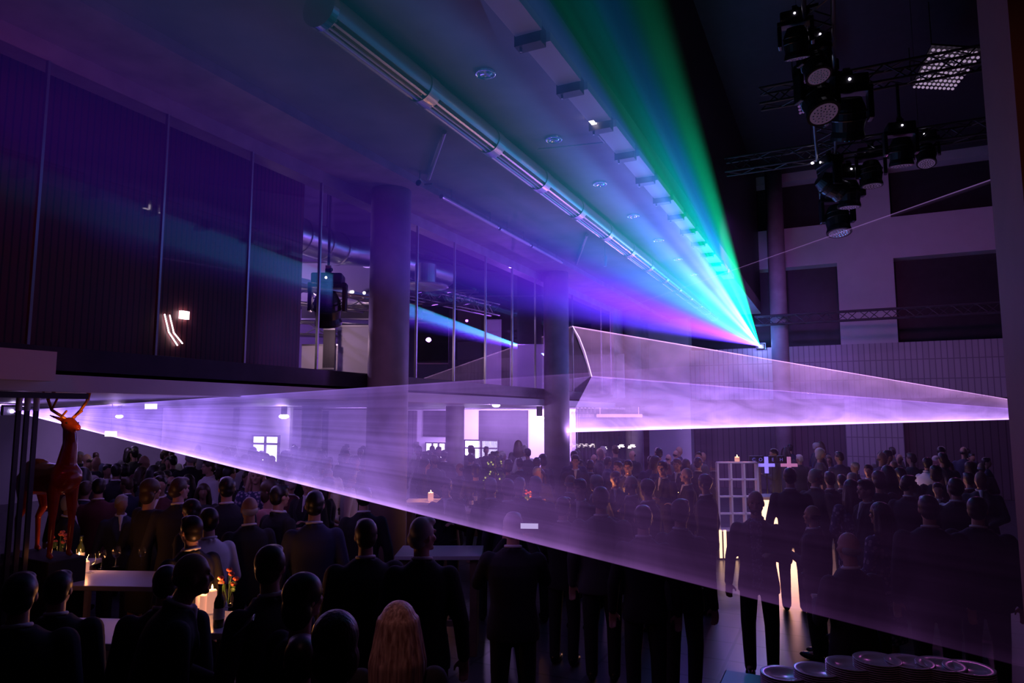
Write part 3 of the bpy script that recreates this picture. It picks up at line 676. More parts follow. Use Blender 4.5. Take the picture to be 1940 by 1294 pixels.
# photograph columns at y=250 give the colour at each direction of the fan
def fan_t(px, py):
    q = plane_hit(px, py) - SC; return q.angle(endsC[0] - SC) / (endsC[-1] - SC).angle(endsC[0] - SC)
def C_(h): return tuple(((int(h[i:i + 2], 16) / 255) ** 2.2) for i in (0, 2, 4))
cs = [(1323, 250, '006a4c'), (1300, 250, '008a66'), (1285, 250, '006a78'), (1268, 250, '1a6aa6'), (1252, 250, '2280b8'), (1240, 250, '008c98'), (1218, 250, '009088'), (1198, 250, '00806c'),
      (1186, 250, '3a72c8'), (1170, 250, '5a86e0'), (1130, 250, '5470d0'), (1095, 250, '3450a0'), (1050, 250, '4a78c8'), (1010, 250, '3878b0'), (970, 250, '1c5c78'), (920, 250, '2c7488'), (880, 250, '205070'), (850, 300, '3a62b0'),
      (800, 330, '2c50a8'), (750, 340, '3430a0'), (780, 400, '5030b8'), (740, 430, '4820a8'), (700, 440, '582cc0'), (690, 480, '3420a0'), (670, 500, '4830c0'), (640, 520, '2c1c80')]
stops = sorted((max(0, min(1, fan_t(x, y))), C_(h)) for x, y, h in cs)
print([round(s[0], 3) for s in stops])
stops = [(p_, tuple(v - .22 * min(c_) for v in c_)) for p_, c_ in stops]
stops = [s_ for i, s_ in enumerate(stops) if i == 0 or s_[0] - stops[i - 1][0] > .004]
sheet(SC, endsC, .02, stops, 15.5, .9, smoke=.14, sscale=.5, streak=.25, stscale=26, rlim=(7, 20, .08), taper=.034, label='broad fan of green, blue and violet laser light from the end wall overhead', r0=.1,
      edge=[(0, .06), (.012, .18), (.1, .21), (.3, .25), (.45, .22), (.52, .19), (.62, .24), (.8, .23), (.92, .15), (1, .02)])
# projectors
def projector(p, aim, label, on_=True):
    e = empty('laser_projector', p, label, 'projector'); q = (Vector(aim) - Vector(p)).to_track_quat('Y', 'Z'); e.rotation_euler = q.to_euler()
    MB().box(-.13, .13, -.36, -.04, -.09, .09).build('case', M['black'], e, bevel=.01)
    MB().box(-.16, -.135, -.25, -.15, -.1, .11).box(.135, .16, -.25, -.15, -.1, .11).box(-.16, .16, -.25, -.15, .11, .13).build('bracket', M['alud'], e)
    MB().lathe([(0, 0), (.05, 0), (.05, .02), (.035, .02)], n=20).build('bezel', M['alud'], e).rotation_euler = (R_(-90), 0, 0)
    MB().ell((0, 0, 0), .045, .03, .045, 14, 8).build('aperture', mat('laser_aperture', (1, 1, 1), .4, emit=(.8, .75, 1), es=40), e)
projector(SC, (-3, 10, 5.2), 'laser projector on the end wall shining green to violet')
projector(SB, eB, 'laser projector far left under the gallery')
projector(RS, (PM + QB) / 2, 'laser projector hidden behind the near pier')
lamp('POINT', SC + Vector((0, -.2, 0)), (.4, .4, 1), 12, size=.05)
lamp('POINT', QB + (RS - QB).normalized() * .25, LIL, 6, size=.04)
lamp('POINT', SB + (eB - SB).normalized() * .6, LIL, 10, size=.05)

# ------------------------------------------------------------------ people
def hand(b, w_, d, side, curl=.5):
    """palm, four unequal curled fingers and a thumb; d = forearm direction, side = +1 left / -1 right"""
    d = Vector(d).normalized(); a = d.cross(Vector((0, 0, 1))); a = a.normalized() if a.length > .05 else Vector((0, 1, 0)); n_ = a.cross(d).normalized()
    w_ = Vector(w_)
    for k in range(4):
        o = a * (-.027 + .018 * k); b.cap(w_ + o * .7, w_ + d * .085 + o, .014, .0115, 8, 3)
        L = (.066, .078, .074, .058)[k]; f0 = w_ + d * .088 + o * 1.08
        f1 = f0 + (d * math.cos(curl * .8) - n_ * math.sin(curl * .8)) * L * .5
        f2 = f1 + (d * math.cos(curl * 2) - n_ * math.sin(curl * 2)) * L * .5
        b.cap(f0, f1, .0092, .0085, 8, 3); b.cap(f1, f2, .0085, .0075, 8, 3)
    t0 = w_ + d * .03 - a * .03 * side; t1 = t0 + (d * .6 - a * .8 * side - n_ * .3).normalized() * .035; t2 = t1 + (d * .9 - a * .2 * side - n_ * .4).normalized() * .032
    b.cap(t0, t1, .0125, .011, 8, 3); b.cap(t1, t2, .0105, .009, 8, 3)
def human(kind, arms, vox, hair='short', legs=.0, lean=0.0, headturn=0, dress=False, build=1.0):
    """returns a dict of meshes, figure 1.78 m tall facing +Y, feet at z=0.  arms: [(elbow, wrist, hand dir)] for left(+x) and right"""
    g = build; Rm = Matrix.Rotation(-lean, 3, 'X'); piv = Vector((0, 0, .95))
    L = lambda v: Rm @ (Vector(v) - piv) + piv
    def LR(rings): return rings
    # -- body
    b = MB(); hc = L((0, .015, 1.662))
    HR = Matrix.Rotation(R_(headturn), 3, 'Z')
    def hp(x, y, z): return hc + HR @ Vector((x, y, z))
    b.ell(hp(0, -.008, .018), .076, .094, .098, 20, 14); b.ell(hp(0, .02, -.045), .058, .070, .07, 18, 12)        # skull and jaw
    b.cap(hp(0, .078, .005), hp(0, .100, -.030), .010, .015, 8, 3)                                                    # nose
    b.cap(hp(-.035, .076, .022), hp(.035, .076, .022), .014, .014, 8, 3)                                               # brow
    b.cap(hp(-.018, .080, -.058), hp(.018, .080, -.058), .010, .010, 8, 3); b.ell(hp(0, .072, -.092), .024, .02, .02)  # lips, chin
    for s_ in (-1, 1):
        b.ell(hp(.076 * s_, -.008, -.012), .010, .020, .030, 10, 8); b.ell(hp(.042 * s_, .058, -.025), .022, .02, .022)
    b.cap(L((0, -.012, 1.44)), hp(0, -.012, -.06), .058, .052)
    for z0, z1, r0_, r1_ in ((.95, 1.12, .095, .085), (1.12, 1.30, .085, .085)):
        for x in (-.06, .06): b.cap(L((x, 0, z0)), L((x, 0, z1)), r0_, r1_)
    b.cap(L((-.13, 0, 1.37)), L((.13, 0, 1.37)), .056, .056)
    lg = []
    for s_ in (-1, 1):
        hip = Vector((.09 * s_, 0, .92)); kn = Vector((.10 * s_ + .01 * s_, .015 + legs * s_, .50)); an = Vector((.105 * s_, -.02 + legs * 1.3 * s_, .09)); lg.append((hip, kn, an))
        b.cap(hip, kn, .08, .055); b.cap(kn, an, .053, .036); b.cap(an, an + Vector((.01 * s_, .13, -.045)), .034, .03)
    J = MB() if not dress else MB()
    for s_, (el, wr, hd) in zip((1, -1), arms):
        sh = L((.185 * s_ * g, 0, 1.395)); el, wr = L(el), L(wr)
        b.cap(sh, el, .05, .038); b.cap(el, wr, .037, .026); hand(b, wr, L(hd + wr - wr) - L((0, 0, 0)) if False else Vector(hd), s_)
        sl = .97 if not dress else .35
        J.cap(sh, el, .072 * g, .056 * g); J.cap(el, el.lerp(wr, sl), .056 * g, .043)
    body = b.remeshed('body', vox)
    # -- jacket: shoulders to hem, in rings along the (leaning) spine
    def ring(z, rx, ry, yo=0.0, n=24, e=2.3):
        out = []
        for i in range(n):
            t = 2 * math.pi * i / n; c, q = math.cos(t), math.sin(t)
            out.append(L((rx * g * math.copysign(abs(c) ** (2 / e), c), yo + ry * g * math.copysign(abs(q) ** (2 / e), q), z)))
        return out
    prof = [(.80, .198, .135), (.86, .20, .14), (.95, .188, .135), (1.07, .17, .125), (1.18, .178, .13), (1.30, .196, .138), (1.38, .20, .125), (1.43, .175, .10), (1.465, .115, .082), (1.50, .078, .07)] if not dress else \
           [(.42, .20, .16), (.60, .205, .165), (.80, .20, .15), (.95, .185, .14), (1.08, .145, .11), (1.20, .155, .125), (1.32, .172, .135), (1.38, .165, .11), (1.42, .14, .09), (1.455, .09, .075)]
    vs = []; n = 24
    for z, rx, ry in prof: vs += ring(z, rx, ry)
    fs = [(k * n + i, k * n + (i + 1) % n, k * n + n + (i + 1) % n, k * n + n + i) for k in range(len(prof) - 1) for i in range(n)] + [tuple(range(n - 1, -1, -1)), tuple(range((len(prof) - 1) * n, len(prof) * n))]
    J.add(vs, fs)
    if not dress:                                       # lapels and pocket flaps stand proud of the cloth
        for s_ in (-1, 1):
            J.cap(L((.065 * s_, .075, 1.47)), L((.085 * s_, .137, 1.33)), .016, .022, 8, 3); J.cap(L((.085 * s_, .137, 1.33)), L((.01, .142, 1.10)), .022, .010, 8, 3)
            J.cap(L((.065 * s_, .06, 1.48)), L((.02 * s_, -.075, 1.50)), .018, .018, 8, 3); J.cap(L((.10 * s_, .135, .98)), L((.17 * s_, .10, .98)), .012, .012, 8, 3)
    out = {'body': body, 'jacket': J.remeshed('jacket', max(vox, .013), 2)}
    if not dress:
        T = MB(); T.ell((0, 0, .93), .165 * g, .13 * g, .14)
        for hip, kn, an in lg: T.cap(hip, kn, .097 * g, .074); T.cap(kn, an + Vector((0, 0, -.01)), .073, .058)
        out['trousers'] = T.remeshed('trousers', max(vox, .014), 2)
        c = MB(); 
        for k in range(16):
            t0, t1 = 2 * math.pi * k / 16, 2 * math.pi * (k + 1) / 16
            f = lambda t: L((.062 * math.cos(t), -.004 + .062 * math.sin(t), 1.512 + .012 * -math.sin(t)))
            c.cap(f(t0), f(t1), .014, .014, 8, 2)
        c.cap(L((0, .07, 1.49)), L((0, .128, 1.32)), .03, .012)
        out['shirt_collar'] = c.remeshed('shirt_collar', .009, 1)
    s = MB()
    for hip, kn, an in lg:
        s.ell((an.x, an.y + .075, .045), .048, .145, .045, 14, 8); s.ell((an.x, an.y - .01, .06), .042, .055, .06, 12, 8)
    out['shoes'] = s.mesh('shoes', True)
    h = MB()
    if hair == 'short':
        h.ell(hp(0, -.014, .030), .083, .099, .094, 22, 14); h.ell(hp(0, -.045, -.02), .074, .062, .07, 18, 12)
        h.ell(hp(.0, .03, .085), .066, .06, .034, 16, 10)
        out['hair'] = h.remeshed('hair', max(.010, vox), 1)
    elif hair == 'long':
        h.ell(hp(0, -.016, .028), .092, .106, .098, 22, 14)
        for k in range(15):
            t = math.pi * (1.0 + k / 14) ; x, y = math.cos(t), math.sin(t)
            w0 = .012 * math.sin(k * 2.3)
            h.cap(hp(.080 * x, -.012 + .088 * y, .03), hp(.108 * x + w0, -.03 + .10 * y, -.16), .030, .034, 10, 3)
            h.cap(hp(.108 * x + w0, -.03 + .10 * y, -.16), hp(.118 * x + w0, -.055 + .085 * y, -.36 - .04 * math.cos(k * 1.7)), .034, .016, 10, 3)
        out['hair'] = h.remeshed('hair', max(.010, vox), 1)
    elif hair == 'bob':
        h.ell(hp(0, -.016, .026), .094, .106, .098, 22, 14); h.ell(hp(0, -.045, -.06), .094, .07, .10, 20, 12)
        out['hair'] = h.remeshed('hair', max(.010, vox), 1)
    elif hair == 'fringe':
        h.ell(hp(0, -.036, -.012), .079, .070, .05, 20, 12)
        out['hair'] = h.remeshed('hair', max(.010, vox), 1)
    ey = MB()
    for s_ in (-1, 1): ey.ell(hp(.030 * s_, .081, .004), .011, .006, .006, 10, 6)
    out['eyes'] = ey.mesh('eyes', True)
    return out
down = [((.27, -.03, 1.11), (.285, .04, .86), (0, .15, -1)), ((-.27, -.03, 1.11), (-.285, .04, .86), (0, .15, -1))]
hold = [((.26, .0, 1.12), (.285, .02, .87), (0, .1, -1)), ((-.27, .02, 1.13), (-.14, .25, 1.20), (.4, .8, .3))]
clasp = [((.27, .0, 1.13), (.08, .23, 1.03), (-.8, .4, -.1)), ((-.27, .0, 1.13), (-.08, .23, 1.05), (.8, .4, -.1))]
phone = [((.25, .16, 1.22), (.12, .36, 1.50), (-.1, .2, 1)), ((-.30, .10, 1.20), (-.10, .36, 1.48), (.1, .2, 1))]
raised = [((.27, -.02, 1.12), (.285, .04, .87), (0, .1, -1)), ((-.28, .12, 1.50), (-.20, .22, 1.76), (.1, .2, 1))]
table = [((.27, .08, 1.13), (.16, .33, 1.10), (-.1, 1, -.1)), ((-.27, .08, 1.13), (-.16, .33, 1.10), (.1, 1, -.1))]
pocket = [((.32, -.08, 1.13), (.20, .08, .96), (-.2, .5, -.6)), ((-.32, -.08, 1.13), (-.20, .08, .96), (.2, .5, -.6))]
HI, MI, LO = .0095, .016, .024
V = {}
V['down'] = human('m', down, HI); V['hold'] = human('m', hold, HI, headturn=20); V['clasp'] = human('m', clasp, HI, headturn=-15)
V['phone'] = human('m', phone, HI, build=1.08); V['table'] = human('m', table, HI, lean=.28, hair='fringe'); V['bald'] = human('m', hold, HI, hair='fringe')
V['pocket'] = human('m', pocket, HI, headturn=-40, build=1.05, legs=.03); V['big'] = human('m', down, HI, build=1.15, headturn=0); V['turned'] = human('m', down, HI, headturn=-42)
V['longhair'] = human('w', clasp, HI, hair='long', dress=True); V['bob'] = human('w', hold, HI, hair='bob', dress=True)
V['f_down'] = human('m', down, LO); V['f_hold'] = human('m', hold, LO, headturn=25); V['f_clasp'] = human('m', clasp, LO, headturn=-30, hair='fringe')
V['f_raised'] = human('m', raised, LO); V['f_long'] = human('w', clasp, LO, hair='long', dress=True); V['f_bob'] = human('w', hold, LO, hair='bob', dress=True)
TAKEN = []
PROTO = {}
SLOT = {'body': 'skin', 'jacket': 'suit', 'trousers': 'trous', 'shirt_collar': 'shirt', 'shoes': 'leather', 'hair': 'hairbr', 'eyes': 'hairb'}
for k, parts in V.items():
    for pn, me in parts.items(): me.materials.clear(); me.materials.append(M[SLOT[pn]])
def person(px, py, D=None, H=1.78, face=0, v='down', label='', group=None, **mt):
    """the crown of the head stands at pixel (px, py) of the photograph, D metres away; face: 0 back to the camera, +90 looking left"""
    r = ray(px, py)
    hz = math.hypot(r.x, r.y)
    if group is None:
        best = None
        for dd in (0, .12, -.12, .24, -.24, .36, -.36, .5, -.5):
            q = dep(px, py, D + dd); m = min([math.hypot(q.x - a, q.y - b_) for a, b_ in TAKEN] or [9])
            sc0 = min(m, .5) - abs(dd) * .12
            if best is None or sc0 > best[0]: best = (sc0, dd)
        D += best[1]
    if D is None: D = (EYE - H) / (-(r.z) / (r.x * -math.sin(YAW) + r.y * math.cos(YAW)))
    p = dep(px, py, D); H = p.z; sc_ = H / 1.782
    ang = math.atan2(p.y, p.x) - math.pi / 2 + R_(face)
    parts = V[v]; o = bpy.data.objects.new('person', parts['body']); COL.objects.link(o)
    if v == 'table':
        sc_ = H / 1.755; p = p + Vector((math.sin(ang), -math.cos(ang), 0)) * .235 * sc_
    o.location = (p.x, p.y, 0); o.rotation_euler[2] = ang; o.scale = (sc_ * .99, sc_ * .99, sc_)
    tag(o, label, 'person', group)
    def setm(ob, key):
        if key in mt: ob.material_slots[0].link = 'OBJECT'; ob.material_slots[0].material = M[mt[key]]
    setm(o, 'body')
    skip = mt.get('skip', ())
    for pn, me in parts.items():
        if pn == 'body' or pn in skip: continue
        c = bpy.data.objects.new(pn if v not in ('longhair', 'bob', 'f_long', 'f_bob') or pn != 'jacket' else 'dress', me); COL.objects.link(c); c.parent = o; setm(c, pn)
    TAKEN.append((p.x, p.y)); return o

PEOPLE = [
 # px, py, D/H, facing, variant, label, materials
 (755, 1140, 3.4, -4, 'longhair', 'woman with long blonde hair seen from behind at the bottom edge', dict(hair='blonde', jacket='suit', body='skin2')),
 (377, 1044, 4.0, -82, 'table', 'man with a shaved head leaning over the candles in profile', dict(body='skin3', hair='hairbr')),
 (315, 1072, 4.3, -10, 'big', 'dark figure in black with a small dark head in front of the leaning man', dict(hair='hairb')),
 (516, 1033, 4.1, 28, 'turned', 'dark-haired man in a grey jacket right of the orange flowers', dict(hair='hairbr', jacket='suit3')),
 (574, 1085, 3.85, -55, 'bob', 'woman with black bobbed hair turned right before the blue-suited man', dict(hair='hairb', jacket='suit', body='skin2')),
 (636, 1157, 3.35, 10, 'bob', 'dark-haired guest at the bottom left of the blonde woman', dict(hair='hairl', jacket='suit')),
 (571, 1206, 2.95, 0, 'down', 'nearest dark head cut by the bottom edge', dict(hair='hairb')),
 (112, 1082, 4.3, -20, 'big', 'dark figure hunched at the far left before the white counter', dict(hair='hairb')),
 (40, 1085, 3.7, -10, 'big', 'black silhouette in the bottom left corner', dict(hair='hairb')),
 (694, 983, 5.2, 8, 'big', 'broad man in black jacket seen from behind with short hair left of the white-collared profile', dict(hair='hairbr')),
 (801, 980, 5.2, -8, 'turned', 'man in black suit with white collar, face turned right, standing below the laser edge', dict(hair='hairg')),
 (597, 930, 6.4, 0, 'down', 'man in a navy suit with white collar seen squarely from behind', dict(hair='hairb', jacket='suit2')),
 (972, 970, 5.7, -5, 'phone', 'broad man in black coat raising a phone to take a picture', dict(hair='hairg')),
 (365, 977, 5.7, 30, 'down', 'dark-haired guest in black before the white shirt sleeve', dict(hair='hairb')),
 (398, 962, 6.3, 25, 'clasp', 'guest in a white shirt bending half hidden by the dark-haired guest', dict(hair='hairb', jacket='shirt')),
 (366, 945, 7.1, 60, 'turned', 'guest turning left with dark hair, behind the white shirt', dict(hair='hairb')),
 (474, 941, 6.5, 15, 'bald', 'man with cropped hair and wide black back left of the navy suit', dict(hair='hairg', body='skin3')),
 (431, 903, 7.3, 10, 'big', 'broad dark-haired man from behind below the bright laser edge', dict(hair='hairb')),
 (341, 904, 7.5, -10, 'turned', 'man with a pale collar left of the broad dark-haired man', dict(hair='hairbr')),
 (285, 906, 7.6, -60, 'bob', 'woman with bobbed hair looking right in the left crowd', dict(hair='hairbr', jacket='suit')),
 (529, 918, 7.4, -55, 'down', 'dark-haired man in profile left of the navy suit', dict(hair='hairb')),
 (585, 899, 9.2, 150, 'hold', 'guest facing the camera in haze above the navy suit', dict(hair='hairb')),
 (690, 921, 7.6, 0, 'down', 'dark head rising into the laser sheet left of the thick column', dict(hair='hairb')),
 (398, 869, 11.2, 120, 'clasp', 'man in a white shirt standing out in the left crowd', dict(hair='hairbr', jacket='shirt')),
 (361, 853, 12.5, 0, 'hold', 'guest whose grey head crosses the bright laser edge', dict(hair='hairg')),
 (512, 907, 8.1, -120, 'bob', 'woman in pink with a red-lit face below the laser edge', dict(hair='hairbr', jacket='pink')),
 (487, 884, 9.8, 170, 'longhair', 'woman facing the camera with a candle-lit face in the left crowd', dict(hair='blonde', jacket='floral')),
 (1138, 922, 7.0, 0, 'big', 'large man seen from behind with a rim of light on his hair', dict(hair='hairbr', jacket='suit3')),
 (1131, 899, 9.6, 85, 'turned', 'grey-haired man in profile facing left in the middle of the hall', dict(hair='hairg', jacket='suit3')),
 (1218, 957, 6.2, 0, 'down', 'man with a bright white collar seen from behind below the candle table', dict(hair='hairb')),
 (1288, 945, 6.5, -25, 'down', 'man with a slanting white collar turned slightly right', dict(hair='hairbr')),
 (1067, 941, 7.2, -20, 'clasp', 'dark guest behind the lower end of the second column', dict(hair='hairb')),
 (1099, 906, 8.7, 160, 'clasp', 'man facing the camera beside the grey-haired profile', dict(hair='hairb')),
 (1080, 899, 9.9, -40, 'bald', 'bald man with a light collar right of the second column', dict(hair='hairg')),
 (1197, 901, 9.4, 80, 'bald', 'fair-haired man lit pink by candles looking left', dict(hair='hairg', body='skin2')),
 (1228, 907, 8.6, 65, 'turned', 'man in dark suit with bright forehead facing left', dict(hair='hairbr')),
 (1166, 892, 10.6, 175, 'hold', 'round-faced man facing the camera behind the candles', dict(hair='hairbr', jacket='suit3')),
 (1171, 873, 12.6, 150, 'down', 'man standing in the haze behind the round-faced man', dict(hair='hairbr')),
 (1190, 871, 12.0, 170, 'down', 'bearded man in grey jacket facing the camera', dict(hair='hairb', jacket='suit3')),
 (1256, 872, 11.4, 140, 'hold', 'man raising a glass before the pale end wall', dict(hair='hairb')),
 (1283, 868, 13.2, 160, 'down', 'guest right of the man raising a glass', dict(hair='hairbr')),
 (1302, 886, 11.0, 100, 'bald', 'pink-lit man in profile near the glass shelf tower', dict(hair='hairg', body='skin2')),
 (1299, 869, 13.6, 10, 'bob', 'woman with curly hair before the slatted panels', dict(hair='hairbr')),
 (1322, 866, 13.4, 0, 'down', 'tall dark guest left of the glass shelf tower', dict(hair='hairb')),
 (1337, 898, 9.3, 70, 'turned', 'man in black suit sipping in profile by the shelf tower', dict(hair='hairb')),
 (1090, 861, 13.2, 180, 'down', 'man in black beside the second column at the curtain', dict(hair='hairb')),
 (1118, 871, 13.4, 0, 'down', 'guest in black left of the curtain reflections', dict(hair='hairb')),
 (1431, 929, 7.1, 178, 'bald', 'bearded bald man in open blazer over a patterned shirt facing the camera', dict(hair='hairb', jacket='suit3', shirt_collar='pattern', body='skin')),
 (1496, 886, 9.4, 5, 'down', 'large man in black in front of the glowing bar', dict(hair='hairb')),
 (1544, 888, 10.0, -30, 'turned', 'grey-haired man with a bag strap right of the glowing bar', dict(hair='hairg', jacket='suit3')),
 (1572, 893, 10.4, 20, 'down', 'dark-haired guest left of the tiled pillar', dict(hair='hairb')),
 (1540, 957, 7.6, 70, 'bald', 'man in profile with a hand at his face', dict(hair='hairb')),
 (1608, 1008, 5.25, 35, 'bald', 'bald man with a light collar at lower right', dict(hair='hairg', body='skin')),
 (1612, 908, 9.0, 30, 'longhair', 'woman in a patterned blouse in front of the tiled pillar', dict(hair='hairb', jacket='floral')),
 (1641, 908, 8.7, 120, 'down', 'man with a broad face looking left before the tiled pillar', dict(hair='hairb')),
 (1664, 891, 10.2, 30, 'bob', 'person with thick dark hair before the tiled pillar edge', dict(hair='hairb')),
 (1645, 879, 12.6, 160, 'f_down', 'guest facing the camera at the tiled pillar', dict(hair='hairb')),
 (1693, 873, 12.8, 0, 'bald', 'tall guest with cropped hair right of the tiled pillar', dict(hair='hairb', body='skin3')),
 (1668, 951, 6.9, 60, 'longhair', 'woman with long dark hair and floral blouse looking left', dict(hair='hairl', jacket='floral')),
 (1758, 938, 6.6, 10, 'big', 'broad dark back right of the long-haired woman', dict(hair='hairb')),
 (1850, 941, 6.4, -10, 'big', 'dark guest with a faint rim of light next to the pier', dict(hair='hairb')),
 (1810, 905, 8.3, 0, 'down', 'dark guest with pale lapels left of the pier', dict(hair='hairb')),
 (1720, 900, 9.0, -20, 'turned', 'dark guest behind the broad back at right', dict(hair='hairb')),
 (1060, 1050, 6.6, 10, 'f_down', 'x', None),
 (846, 905, 9.2, 170, 'hold', 'dark guest with an open collar behind the bottle', dict(hair='hairbr')),
 (930, 905, 9.0, 10, 'down', 'grey-haired guest below the small tree', dict(hair='hairg')),
 (962, 907, 8.8, 10, 'down', 'guest in haze right of the small tree', dict(hair='hairbr', jacket='suit3')),
 (984, 904, 9.1, -10, 'down', 'guest seen from behind left of the red flowers', dict(hair='hairg', jacket='suit3')),
 (1015, 902, 9.0, 15, 'down', 'guest seen from behind right of the red flowers', dict(hair='hairg', jacket='suit2')),
 (892, 858, 15.0, 0, 'f_down', 'guest silhouetted before the bright double door', dict(hair='hairb')),
 (932, 859, 14.6, 20, 'f_hold', 'guest silhouetted at the right leaf of the bright double door', dict(hair='hairb')),
 (947, 861, 14.9, -20, 'f_down', 'guest silhouetted just right of the bright double door', dict(hair='hairb')),
 (963, 869, 13.6, 0, 'f_bob', 'round-headed guest right of the small tree top', dict(hair='hairb')),
 (985, 867, 14.2, 10, 'f_down', 'guest with a bright rim on the hair left of the white pier', dict(hair='hairb')),
 (1017, 866, 14.0, -20, 'f_down', 'guest in haze before the white pier', dict(hair='hairb')),
 (841, 852, 15.6, 0, 'f_down', 'guest silhouetted before the round pillar', dict(hair='hairb')),
 (806, 855, 15.2, 30, 'f_hold', 'guest silhouetted before the small lit window', dict(hair='hairb')),
]
n_used = 0
for (px, py, D, fc, v, lab, mt) in PEOPLE:
    if mt is None: continue
    o = person(px, py, D, face=fc, v=v, label=lab, **mt)
    if 'bearded bald' in lab:                          # beard and shirt front
        b = MB(); b.ell((0, .045, 1.590), .057, .062, .05, 16, 10); b.ell((0, .03, 1.62), .072, .05, .05)
        me = b.remeshed('beard', .012, 1); me.materials.append(M['hairb']); c = bpy.data.objects.new('beard', me); COL.objects.link(c); c.parent = o
        b = MB(); b.prism([(-.06, 1.50), (.06, 1.50), (.045, 1.0), (.06, .86), (-.06, .86), (-.045, 1.0)], 1, .10, .158)
        b.build('patterned_shirt', M['pattern'], o, bevel=.01)
# table and candle spots are kept free
KEEP = []
def keep(px, py, D, r): p = dep(px, py, D); KEEP.append((p.x, p.y, r))
for a in ((246, 1085, 6.7, .7), (180, 1185, 5.1, .7), (410, 1160, 5.3, .7), (1270, 950, 12.0, .6), (812, 940, 12.5, .65), (1100, 975, 10.5, .55), (1190, 950, 11.8, .55), (885, 960, 11.35, .65), (1001, 963, 11.1, .5), (75, 1060, 7.25, .7), (1400, 950, 12.6, .9), (1500, 1000, 13.5, 1.3), (100, 900, 6.5, .8), (920, 900, 11.2, .5), (1003, 930, 10.4, .4), (835, 1035, 7.9, .7)): keep(*a)
for c in ((-6, 8.3), (-6, 15), (-6, 21.7), (-1.65, 23.9)): KEEP.append((*c, .55))
for px, D in ((455, 20.5), (502, 20.5), (862, 16.3), (591, 16.5)): keep(px, 800, D, .45)
def free(x, y, d):
    return all((x - a) ** 2 + (y - b_) ** 2 > d * d for a, b_ in TAKEN) and all((x - a) ** 2 + (y - b_) ** 2 > r * r for a, b_, r in KEEP)
REG = [ # px range, D range, count, label, group
 (130, 330, 8.3, 12.5, 22, 'in the left crowd', 'left crowd beneath the laser edge'),
 (330, 560, 9.5, 13.5, 18, 'below the slanting laser edge', 'crowd below the slanting laser edge'),
 (150, 440, 13.0, 18.0, 24, 'deep under the gallery', 'far guests deep under the gallery at left'),
 (440, 700, 15.0, 21.0, 34, 'before the twin window', 'far hazy row before the twin window'),
 (560, 705, 9.6, 14.0, 9, 'left of the thick column', 'guests in lilac haze left of the thick column'),
 (786, 1030, 12.0, 20.0, 24, 'between the two columns', 'hazy row between the two columns'),
 (1080, 1345, 12.5, 19.0, 18, 'before the curtain', 'far guests before the curtain'),
 (1550, 1880, 9.5, 18.0, 34, 'in the right-hand crowd', 'dim right-hand crowd'),
 (1450, 1600, 14.8, 20.0, 8, 'behind the glowing bar', 'far guests behind the glowing bar'),
]
NUM = ['', 'first', 'second', 'third', 'fourth', 'fifth', 'sixth', 'seventh', 'eighth', 'ninth', 'tenth', 'eleventh', 'twelfth', 'thirteenth', 'fourteenth', 'fifteenth', 'sixteenth', 'seventeenth', 'eighteenth']
HW = {'hairb': 'black-haired', 'hairbr': 'brown-haired', 'hairg': 'grey-haired'}
JW = {'suit': 'black', 'suit2': 'navy', 'suit3': 'grey', 'suit4': 'maroon', 'shirt': 'white'}
FCW = {0: 'back turned', 30: 'back turned', -40: 'back turned', 90: 'facing left', -90: 'facing right', 150: 'facing the hall', 180: 'facing the hall'}
for (x0, x1, d0, d1, cnt, lab, grp) in REG:
    k = 0; tries = 0; made = {}
    while k < cnt and tries < 900:
        tries += 1; px = random.uniform(x0, x1); D = random.uniform(d0, d1); H = random.uniform(1.60, 1.88)
        g_ = dep(px, 800, D); base = Vector((g_.x, g_.y, 0))
        if not free(base.x, base.y, .50) or base.x < -21 or base.y > 23.3 or (base.x > -6.9 and base.x < -5.9 and base.y < 4): continue
        if any(abs(base.y - w_) < .35 and a < base.x < b_ for w_, a, b_ in ((pw.y, pw.x - 4.2, qw.x + 1.8),)): continue
        v_ = random.choice(['f_down', 'f_hold', 'f_clasp', 'f_long', 'f_bob', 'f_down', 'f_hold'])
        d = Vector((base.x, base.y, H)) - EY; py = CY - F * d.dot(UP) / d.dot(FW); px2 = CX + F * d.dot(RT) / d.dot(FW)
        fc = random.choice([0, 0, 30, -40, 90, -90, 150, 180]); hr = random.choice(['hairb', 'hairbr', 'hairb', 'hairb'] + ['hairg']) ; jk = random.choice(['suit', 'suit', 'suit2', 'suit3', 'suit4', 'shirt' if random.random() < .3 else 'suit'])
        o = person(px2, py, D, face=fc, v=v_, label='x', group=grp, hair=hr, jacket=jk, body=random.choice(['skin', 'skin3', 'skin3']), skip=('shoes', 'eyes', 'shirt_collar') if D > 13 else ('eyes',))
        wh = 'woman' if v_ in ('f_long', 'f_bob') else 'man'
        made.setdefault('%s %s in %s, %s' % (HW[hr], wh, JW[jk], FCW[fc]), []).append((px2, o)); k += 1
    for key, lst in made.items():
        lst.sort(key=lambda t_: t_[0])
        for n_, (_, o) in enumerate(lst):
            o['label'] = key + ', ' + ('' if len(lst) == 1 else NUM[n_ + 1] + ' such from the left ') + lab
